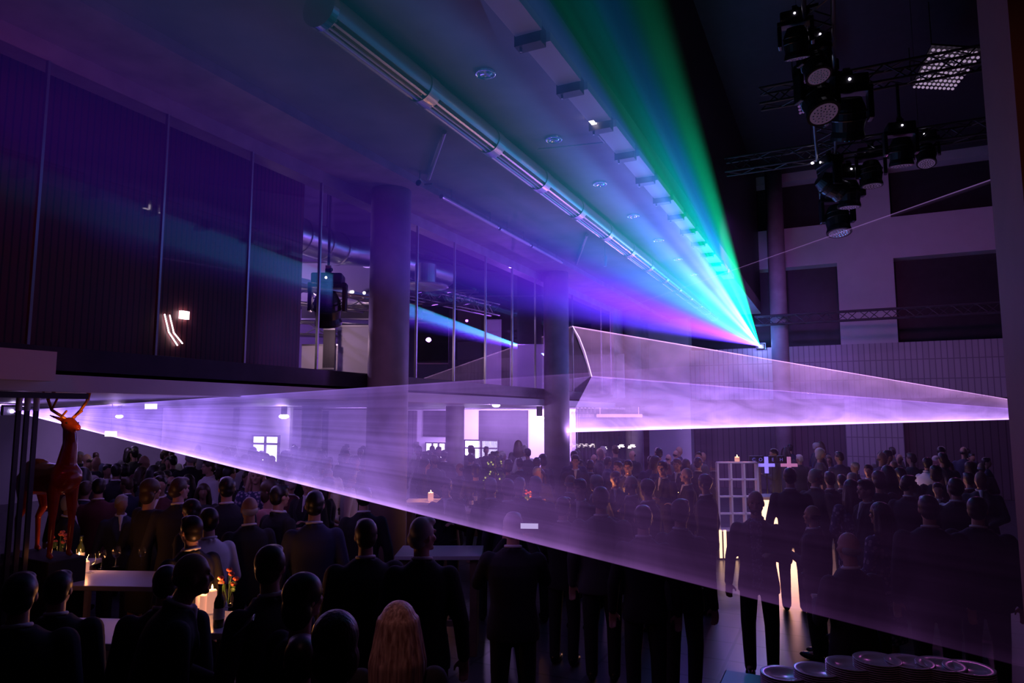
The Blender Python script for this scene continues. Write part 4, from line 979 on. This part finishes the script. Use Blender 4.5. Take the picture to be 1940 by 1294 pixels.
# ------------------------------------------------------------------ tables and what stands on them
def bar_table(px, py, D, w_, d_, h, label, rz=0):
    p = dep(px, py, D); e = empty('bar_table', (p.x, p.y, 0), label, 'table', rz=rz)
    MB().box(-w_ / 2, w_ / 2, -d_ / 2, d_ / 2, h - .045, h).build('tabletop', M['white_top'], e, bevel=.006)
    for sx in (-1, 1):
        MB().box(sx * (w_ / 2 - .09) - .04, sx * (w_ / 2 - .09) + .04, -d_ / 2 + .06, d_ / 2 - .06, 0, h - .045).build('leg', M['wood'], e, bevel=.005)
    MB().box(-w_ / 2 + .1, w_ / 2 - .1, -.02, .02, .25, .31).build('footrest', M['wood'], e)
    return e, p
H1 = 1.07
IMG = YAW                                              # rotation that lays a table along the picture
def T(px, py, h=H1): return on(px, py, 2, h)
t1 = T(238, 1083); bar_table(230, 1083, 6.6, 1.3, .6, H1, 'white-topped high table with empty glasses at left', IMG - .06)
bar_table(185, 1185, 5.05, .95, .55, H1, 'dim white-topped high table at lower left', IMG - .08)
bar_table(398, 1160, 5.25, .55, .55, H1, 'small white high table with pillar candles and flowers', IMG)
bar_table(1275, 950, 12.05, .7, .85, H1, 'pale high table with glasses in the middle right of the hall', IMG)
bar_table(812, 942, 12.4, .8, .6, H1, 'high table with a candle right of the thick column', IMG)
bar_table(1099, 971, 10.62, .6, .6, H1, 'high table with glowing candle glasses in the middle of the hall', IMG)
bar_table(1188, 953, 11.8, .6, .6, H1, 'high table with candles in front of the round-faced man', IMG)
bar_table(835, 1035, 7.9, .95, .6, H1, 'rustic high table beneath the laser edge right of the thick column', IMG)
bar_table(889, 959, 11.35, .9, .6, H1, 'high table crowded with bottles and glasses in haze', IMG)

bar_table(1001, 963, 11.1, .5, .5, H1, 'small high table with red flowers in haze before the second column', IMG)
bar_table(75, 1060, 7.25, 1.0, .5, H1, 'dark high table with red flowers at the far left edge', IMG)

def candle(p, h, r, label, power=1.6, group='candles on the high tables'):
    e = empty('candle', p, label, 'candle', group)
    MB().lathe([(0, 0), (r, 0), (r, h - .008), (r * .8, h), (r * .5, h - .012), (0, h - .015)], n=20).build('wax', M['wax'], e, smooth=False)
    MB().tube((0, 0, h - .02), (0, 0, h + .008), .0015).build('wick', M['black'], e)
    MB().lathe([(0, h + .002), (.006, h + .010), (.007, h + .018), (.003, h + .034), (0, h + .042)], n=10).build('flame', M['flame'], e, smooth=True)
    lamp('POINT', Vector(p) + Vector((0, 0, h + .05)), (1, .36, .12), power, size=.02)
def glass(p, label, s=1.0, group='empty glasses'):
    e = empty('wine_glass', p, label, 'glass', group)
    MB().lathe([(0, 0), (.032 * s, .002), (.006, .008), (.004, .07 * s), (.006, .078 * s)], n=18).build('foot', M['glw'], e, smooth=True)
    MB().lathe([(.004, .078 * s), (.026 * s, .092 * s), (.036 * s, .12 * s), (.036 * s, .15 * s), (.028 * s, .18 * s)], n=20).build('bowl', M['gl'], e, smooth=True)
def bottle(p, label, h=.3):
    e = empty('bottle', p, label, 'bottle')
    MB().lathe([(0, 0), (.037, 0), (.038, .01), (.038, h * .58), (.03, h * .68), (.014, h * .78), (.013, h * .96), (.016, h * .965), (.016, h), (0, h)], n=20).build('glass_body', M['bottle'], e, smooth=True)
    MB().lathe([(.0385, h * .2), (.0392, h * .21), (.0392, h * .45), (.0385, h * .46)], n=20).build('label_band', M['whitep'], e)
def vase(p, label, n=6, petal='petal', h=.18):
    e = empty('flower_vase', p, label, 'flowers')
    MB().lathe([(0, 0), (.035, 0), (.042, .06), (.03, .12), (.036, .15)], n=18).build('vase', M['gl'], e, smooth=True)
    for k in range(n):
        a = 2.4 * k; r = .03 + .012 * (k % 3); q = Vector((r * 1.7 * math.cos(a), r * 1.7 * math.sin(a), h + .03 * ((k * 7) % 4)))
        st = MB().path([(0, 0, .02), q * .6 + Vector((0, 0, .03)), q], .0025).build('stem', M['leaf'], e)
        fl = MB()
        for j in range(7): t = j * .9; fl.ell(q + Vector((.012 * math.cos(t), .012 * math.sin(t), .004 * (j % 3))), .014, .014, .012, 8, 6)
        fl.build('blossom', M[petal], st)
    lf = MB()
    for k in range(9):
        a = 2.1 * k; lf.ell(Vector((.05 * math.cos(a), .05 * math.sin(a), .14 + .015 * (k % 4))), .03, .009, .018, 8, 5, rot=Matrix.Rotation(a, 3, 'Z'))
    lf.build('foliage', M['leaf'], e, smooth=True)
for i, (px, py) in enumerate(((148, 1079), (161, 1083))): candle(T(px, py), (.13, .10)[i], .035, 'lit pillar candle at the left end of the white counter, ' + ('taller' if i == 0 else 'shorter'), 1.5)
bottle(T(151, 1073), 'bottle standing behind the candles on the left counter')
for i, (px, py, l) in enumerate(((192, 1078, 'stemmed glass nearest the candles on the left counter'), (219, 1074, 'round stemmed glass in the middle of the left counter'), (268, 1071, 'stemmed glass standing alone at the right of the left counter'), (172, 1086, 'small glass beside the left candles'))):
    glass(T(px, py), l, 1.0 if i != 1 else 1.1)
for i, (px, py, h) in enumerate(((387, 1158, .13), (400, 1160, .17), (379, 1150, .11))): candle(T(px, py), h, .036, ('thick pillar candle left of the flame before the orange flowers', 'tallest lit pillar candle before the orange flowers', 'half hidden pillar candle beside the leaning man')[i], 2.2)
vase(T(432, 1150), 'glass vase with orange flowers left of the man in grey')
bottle(T(414, 1188), 'dark bottle in front of the orange-lit tabletop')
vase(T(112, 1060), 'vase of red flowers in the dark at far left', 7)
for i, (px, py) in enumerate(((10, 1072), (28, 1068), (38, 1070))): candle(T(px + 30, py - 6), .05, .03, 'small tea light at the left edge, ' + ('leftmost', 'middle', 'rightmost')[i], .25)
candle(dep(816, 940, 12.4) + Vector((0, 0, H1 - dep(816, 940, 12.4).z)), .14, .05, 'candle in haze right of the thick column', 5)
vase(T(806, 934), 'flowers beside the hazy candle', 6)
for i, (px, py) in enumerate(((1091, 974), (1102, 973), (1095, 969), (1106, 969))):
    candle(T(px, py), .10, .04, 'glowing candle glass on the middle table, ' + ('front left', 'front right', 'rear left', 'rear right')[i], 5.0)
for i, (px, py) in enumerate(((1180, 952), (1188, 955), (1195, 956))): candle(T(px, py), (.07, .1, .16)[i], .04, 'candle on the round-faced man\'s table, ' + ('left', 'middle', 'right')[i], 6.0)
for i, px in enumerate((1262, 1267, 1272, 1277, 1283)): glass(T(px, 947 + (i % 2) * 3), 'glass on the pale high table, ' + ('far left', 'second from left', 'centre', 'second from right', 'far right')[i], 1.1)
candle(T(1285, 948), .12, .02, 'slim light among the glasses on the pale high table', 1.2)
for i, (px, py) in enumerate(((872, 958), (881, 960), (890, 956), (899, 961), (908, 957))): glass(T(px, py), 'glass on the hazy bottle table, ' + ('far left', 'second from left', 'centre', 'second from right', 'far right')[i], 1.15)
bottle(T(900, 955), 'bottle rising above the glasses in haze'); bottle(T(893, 962), 'slim bottle at the front of the hazy table', .26)
vase(T(1000, 962), 'red flowers in a vase in haze before the second column', 7)
candle(T(1003, 965), .07, .03, 'candle beside the red flowers in haze', 2)
vase(dep(965, 968, 8.0), 'pink bouquet in the laser haze above the phone', 8) if False else None
# small tree with lights
def tree(p, label):
    e = empty('decorated_tree', p, label, 'tree'); MB().path([(0, 0, 0), (.01, 0, .4), (0, .01, .85)], .014).build('trunk', M['wood'], e)
    f = MB(); d = MB()
    for k in range(90):
        z = random.uniform(.25, .95); r = (1.0 - z) * .28 + .02; a = random.uniform(0, 6.28)
        f.ell(Vector((r * math.cos(a), r * math.sin(a), z)), .035, .02, .03, 6, 4, rot=Matrix.Rotation(a, 3, 'Z'))
    for k in range(16):
        z = random.uniform(.2, .85); r = (1.0 - z) * .28 + .05; a = random.uniform(0, 6.28); d.ell((r * math.cos(a), r * math.sin(a), z), .016, .016, .016, 6, 4)
    f.build('foliage', M['leaf'], e); d.build('blossoms', mat('lit_blossom', (.8, .8, .3), .4, emit=(.6, .65, .15), es=.5), e)
q = dep(937, 905, 11.2); tree((q.x, q.y, 1.05), 'small decorated tree with yellow-green lights before the double door')
MB().lathe([(0, 0), (.2, 0), (.05, .03), (.05, 1.0), (.16, 1.02), (.16, 1.05), (0, 1.05)], (q.x, q.y, 0), 24).build('plant_stand', M['black'], label='round stand beneath the small decorated tree', cat='stand')
# glowing bar
bp = dep(1502, 1000, 13.7); e = empty('glowing_bar', (bp.x, bp.y, 0), 'low bar with a bright warm backlit front reflecting on the floor', 'bar counter', rz=IMG)
MB().box(-.62, .62, 0, .5, .04, .92).build('backlit_front', M['litbar'], e); MB().box(-.66, .66, -.03, .55, .92, .98).build('worktop', M['white_top'], e, bevel=.008); MB().box(-.62, .62, .01, .5, 0, .04).build('plinth', M['black'], e)
lamp('AREA', bp - Vector((0, 0, bp.z - .5)) + Vector((FW.x, FW.y, 0)).normalized() * -.15, (1, .4, .25), 25, bp - Vector((0, 0, bp.z - .3)) - Vector((FW.x, FW.y, 0)).normalized() * 3, 1.1, .8)
sp_ = dep(1400, 950, 12.6); e = empty('lit_plinth', (sp_.x, sp_.y, 0), 'low plinth with vertical warm light strips under the shelf tower', 'plinth', rz=IMG)
MB().box(-.42, .42, 0, .42, 0, .5).build('base', M['dark'], e)
for x in (-.38, -.30, -.1, 0.02): MB().box(x, x + .045, -.02, 0, .03, .52).build('light_strip', M['litbar'], e)
# shelf tower of glass cubes
e = empty('glass_shelf_tower', (sp_.x, sp_.y, .5), 'tall clear shelf tower of stacked glass cubes with white edges', 'shelf', rz=IMG)
Wt, Ht = .72, 1.22
for x in (-Wt / 2, -Wt / 6, Wt / 6, Wt / 2): MB().box(x - .016, x + .016, 0, .13, 0, Ht).build('upright', M['acryl'], e)
for k in range(5): z = k * Ht / 4; MB().box(-Wt / 2, Wt / 2, 0, .13, z - .011, z + .011).build('shelf', M['acryl'], e)
MB().box(-.41, -.39, -.02, .36, 0, Ht + .03).box(.39, .41, -.02, .36, 0, Ht + .03).build('glass_side', M['gl'], e)
candle(Vector((sp_.x, sp_.y, 1.74)) + Vector((-.02, .1, 0)), .08, .045, 'candle glowing on top of the glass shelf tower', 4)
lamp('SPOT', (sp_.x + 1.0, sp_.y - 4.5, 4.2), (.75, .5, 1), 330, (sp_.x, sp_.y, 1.1), .05, angle=15)  # added spot that brightens the shelf tower from the front
lamp('POINT', (sp_.x + .05, sp_.y + .35, .75), (1, .5, .5), 6, size=.03)  # point light added inside the tower for extra glow
# cross-shaped light tubes and letter blocks
for px, D, m_, l in ((1452, 14.5, 'crossb', 'blue'), (1495, 14.5, 'crossp', 'dim pink')):
    p = dep(px, 881, D); c = empty('cross_light', (p.x, p.y, p.z), l + ' cross-shaped light behind the shelf tower', 'light sculpture', rz=IMG)
    MB().box(-.035, .035, -.02, .02, -.17, .17).build('vertical_tube', M[m_], c); MB().box(-.17, -.036, -.02, .02, -.035, .03).box(.036, .17, -.02, .02, -.035, .03).build('crossbar', M[m_], c)
    MB().tube((0, 0, -p.z), (0, 0, -.17), .015).build('stand', M['black'], c)
for i, (px, ch) in enumerate(((1428, 'C'), (1441, 'O'), (1464, 'E'), (1480, 'H'))):
    p = dep(px, 871, 14.9); c = empty('letter_block', p, 'dark box with a faint blue letter %s behind the cross lights' % ch, 'sign', rz=IMG)
    MB().box(-.07, .07, 0, .1, -.08, .08).build('box', M['black'], c, bevel=.005)
    MB().tube((0, .05, -p.z), (0, .05, -.08), .012).build('stand', M['black'], c)
    cu = bpy.data.curves.new('t', 'FONT'); cu.body = ch; cu.size = .1; cu.align_x = 'CENTER'; cu.align_y = 'CENTER'; cu.extrude = .002
    to = bpy.data.objects.new('tmp', cu); COL.objects.link(to); dg = bpy.context.evaluated_depsgraph_get(); dg.update()
    me = bpy.data.meshes.new_from_object(to.evaluated_get(dg)); bpy.data.objects.remove(to); me.materials.append(M['signl'])
    lo_ = bpy.data.objects.new('letter', me); COL.objects.link(lo_); lo_.parent = c; lo_.location = (0, -.004, 0); lo_.rotation_euler = (R_(90), 0, 0)
# stacks of plates on the buffet
TZ = .84
a = dep(1650, 1250, 4.3); e = empty('buffet_table', (a.x + .05, a.y + .0, 0), 'dark buffet table holding the plate stacks at lower right', 'table')
MB().box(-.95, .95, -.28, .28, TZ - .05, TZ).build('tabletop', M['black'], e, bevel=.01); MB().box(-.9, .9, -.24, .24, 0, TZ - .05).build('cabinet', M['dark'], e)
pl = MB().lathe([(0, .004), (.07, .004), (.085, .012), (.132, .022), (.136, .026), (.132, .028), (.084, .018), (.07, .010), (0, .010)], n=36).mesh('plate', True); pl.materials.append(M['plate'])
side = ['leftmost', 'second from left', 'third from left', 'fourth from left', 'fifth from left', 'sixth from left', 'rightmost']
for i, (px, py, D) in enumerate(((1484, 1276, 4.42), (1548, 1272, 4.38), (1609, 1258, 4.34), (1662, 1250, 4.3), (1722, 1237, 4.26), (1780, 1226, 4.22), (1832, 1214, 4.16))):
    tp = dep(px, py, D); n_ = int((tp.z - TZ) / .0125)
    for k in range(max(4, min(n_, 22))):
        o = bpy.data.objects.new('plate', pl); COL.objects.link(o); o.location = (tp.x, tp.y, TZ + .0125 * k); 
        top = k == max(4, min(n_, 22)) - 1
        tag(o, 'topmost white plate of the %s stack on the buffet' % side[i] if top else 'white plate within the %s stack on the buffet' % side[i], 'plate', None if top else 'plates inside the %s stack' % side[i])
# deer sculpture
def deer(p, rz):
    e = empty('deer_sculpture', p, 'glossy orange-red deer sculpture with antlers at the left edge', 'sculpture', rz=rz)
    b = MB(); z0 = .70
    b.cap((-.36, 0, z0), (.0, 0, z0 + .0), .155, .15); b.cap((0, 0, z0), (.13, 0, z0 + .03), .15, .14); b.ell((-.36, 0, z0 + .02), .17, .14, .17)
    b.cap((.12, 0, z0 + .08), (.17, 0, z0 + .34), .095, .062); b.cap((.17, 0, z0 + .34), (.14, 0, z0 + .50), .062, .055)
    b.cap((.13, 0, z0 + .52), (.27, 0, z0 + .49), .066, .030); b.cap((.22, 0, z0 + .50), (.28, 0, z0 + .48), .034, .026)
    for s_ in (-1, 1):
        b.cap((.09, .045 * s_, z0 + .56), (.03, .12 * s_, z0 + .60), .02, .010)
        b.cap((.10, .08 * s_, z0 - .05), (.12, .085 * s_, z0 - .34), .062, .032); b.cap((.12, .085 * s_, z0 - .34), (.11, .085 * s_, .04), .030, .022); b.cap((.11, .085 * s_, .03), (.14, .085 * s_, .02), .026, .022)
        b.cap((-.40, .08 * s_, z0 - .02), (-.36, .09 * s_, z0 - .26), .085, .045); b.cap((-.36, .09 * s_, z0 - .26), (-.46, .09 * s_, z0 - .38), .042, .028); b.cap((-.46, .09 * s_, z0 - .38), (-.44, .09 * s_, .04), .026, .02); b.cap((-.44, .09 * s_, .03), (-.41, .09 * s_, .02), .026, .022)
    b.cap((-.52, 0, z0 + .08), (-.57, 0, z0 - .02), .026, .014)
    me = b.remeshed('body', .011, 3); me.materials.append(M['deer']); o = bpy.data.objects.new('body', me); COL.objects.link(o); o.parent = e
    for s_ in (-1, 1):
        a = MB(); q = Vector((.12, .03 * s_, z0 + .57))
        m1 = q + Vector((-.05, .10 * s_, .08)); m2 = m1 + Vector((.02, .05 * s_, .10)); m3 = m2 + Vector((.06, -.02 * s_, .07))
        a.path([q, m1, m2, m3], .014); a.path([m1, m1 + Vector((.07, .01 * s_, .07)), m1 + Vector((.09, 0, .12))], .010); a.path([m2, m2 + Vector((-.05, .02 * s_, .07))], .009); a.path([q + Vector((-.01, .03 * s_, .02)), q + Vector((.08, .04 * s_, .07))], .010)
        a.build('antler', M['antler'], e, smooth=True)
    MB().ell((.28, 0, z0 + .49), .014, .018, .014).build('nose', M['black'], e, smooth=True)
    for s_ in (-1, 1): MB().ell((.185, .052 * s_, z0 + .53), .010, .007, .009).build('eye', M['black'], e, smooth=True)
dp = dep(100, 1035, 6.5); dp.z -= .09; deer((dp.x, dp.y, dp.z), IMG - .5)
MB().box(-.56, .26, -.17, .17, 0, 1.0).build('deer_plinth', M['suit'], loc=(dp.x, dp.y, dp.z - 1.0), label='black plinth under the deer sculpture', cat='plinth', bevel=.01).rotation_euler[2] = IMG - .5
bpy.data.objects['deer_plinth'].scale = (1, 1, 1)
MB().box(-.56, .26, -.17, .17, 0, max(.05, dp.z - 1.0)).build('deer_pedestal', M['suit'], loc=(dp.x, dp.y, 0), label='dark base block beneath the deer plinth', cat='plinth').rotation_euler[2] = IMG - .5
lamp('SPOT', (dp.x + 1.1, dp.y - .3, 2.45), (1, .42, .12), 45, (dp.x + .12, dp.y + .05, dp.z + 1.30), .03, angle=16)
lamp('POINT', (dp.x + .5, dp.y - .3, dp.z + .1), (1, .3, .1), .25, size=.05)
# folding glass door panels stacked at the left, and at the far landing
def door_leaf(p, h, label, group, rz=0):
    e = empty('glass_door_leaf', p, label, 'glass door', group, rz=rz)
    MB().tube((0, 0, h - .16), (0, 0, h), .024, n=16).build('clamp', M['whitep'], e)
    MB().box(-.012, .012, -.018, .018, 0, h - .16).build('edge_profile', M['black'], e)
    MB().box(-.7, -.012, -.005, .005, .02, h - .12).build('pane', M['pane'], e)
for i, px in enumerate((38, 54, 71)):
    p = on(px, 740, 0, -6.30); door_leaf((p.x, p.y, 0), 2.79, 'folded glass door leaf at the left edge, ' + ('leftmost', 'middle', 'nearest the deer')[i], 'folded door leaves at left')
MB().box(-6.42, -6.24, 2.0, 4.0, 2.74, 2.79).build('door_track', M['black'], label='black door track above the folded glass leaves at left', cat='rail')
for i in range(6):
    p = dep(1092 + 7 * i, 800, 20.2); door_leaf((p.x, p.y, 0), 2.80, 'folded glass door leaf below the far landing, ' + ('first', 'second', 'third', 'fourth', 'fifth', 'sixth')[i] + ' from the second column', 'folded door leaves at the far landing', R_(90))
p, q = dep(1131, 788, 21.0), dep(1216, 788, 21.4)
MB().tube((p.x, p.y, 2.56), (q.x, q.y, 2.56), .05, n=14).tube((p.x + .1, p.y, 2.58), (p.x + .1, p.y, 2.83), .01).tube((q.x - .1, q.y, 2.58), (q.x - .1, q.y, 2.83), .01).build('strip_light', mat('pink_strip', (.8, .5, .6), .4, emit=(.85, .4, .7), es=.55), label='pinkish strip light under the far landing slab', cat='strip light')
# curtain below the landing
p, q = dep(1095, 900, 22.6), dep(1220, 900, 23.6); b = MB(); N = 90; d = (q - p); nv = Vector((-d.y, d.x, 0)).normalized()
top = [Vector((p.x, p.y, 0)) + Vector((d.x, d.y, 0)) * (k / N) + nv * (.05 * math.sin(k * .9)) for k in range(N + 1)]
b.add([t + Vector((0, 0, z)) + nv * o_ for o_ in (0, .01) for z in (.03, 2.78) for t in top],
      [(k, k + 1, N + 2 + k, N + 1 + k) for k in range(N)] + [(2 * (N + 1) + k, 3 * (N + 1) + k, 3 * (N + 1) + k + 1, 2 * (N + 1) + k + 1) for k in range(N)])
b.build('curtain', mat('violet_curtain', (.16, .13, .2), .8), smooth=True, label='dark pleated curtain hanging below the far landing', cat='curtain')
# pendant clusters seen in front of the curtain
for i, (px, py) in enumerate(((1142, 850), (1175, 846), (1196, 846))):
    p = dep(px, py, 21.4); e = empty('pendant_lamp', p, 'small cluster of lit leaves hanging before the curtain, ' + ('left', 'middle', 'right')[i], 'lamp'); b = MB()
    for k in range(5): b.ell((.08 * math.cos(k * 1.3), .02 * k, .05 * math.sin(k * 2.1)), .06, .02, .018, 8, 5)
    b.build('leaves', M['lampw'], e); MB().tube((0, 0, .05), (0, 0, 2.86 - p.z), .004).build('cord', M['black'], e)
# phone of the photographing man
p = dep(1003, 1000, 5.38); e = empty('smartphone', p, 'smartphone with a lit screen held up by the broad man', 'phone', rz=IMG - .1)
MB().box(-.075, .075, -.004, .004, -.038, .038).build('case', M['black'], e, bevel=.003); MB().box(-.068, .068, -.006, -.0041, -.006, .034).build('screen', M['screen'], e)
p = dep(463, 1185, 3.9); e = empty('smartphone', p, 'phone lying dark in the hand below the man in grey', 'phone', rz=IMG - .5); e.rotation_euler = (.3, -.7, IMG)
MB().box(-.07, .07, -.035, .035, -.004, .004).build('case', M['alud'], e, bevel=.003)
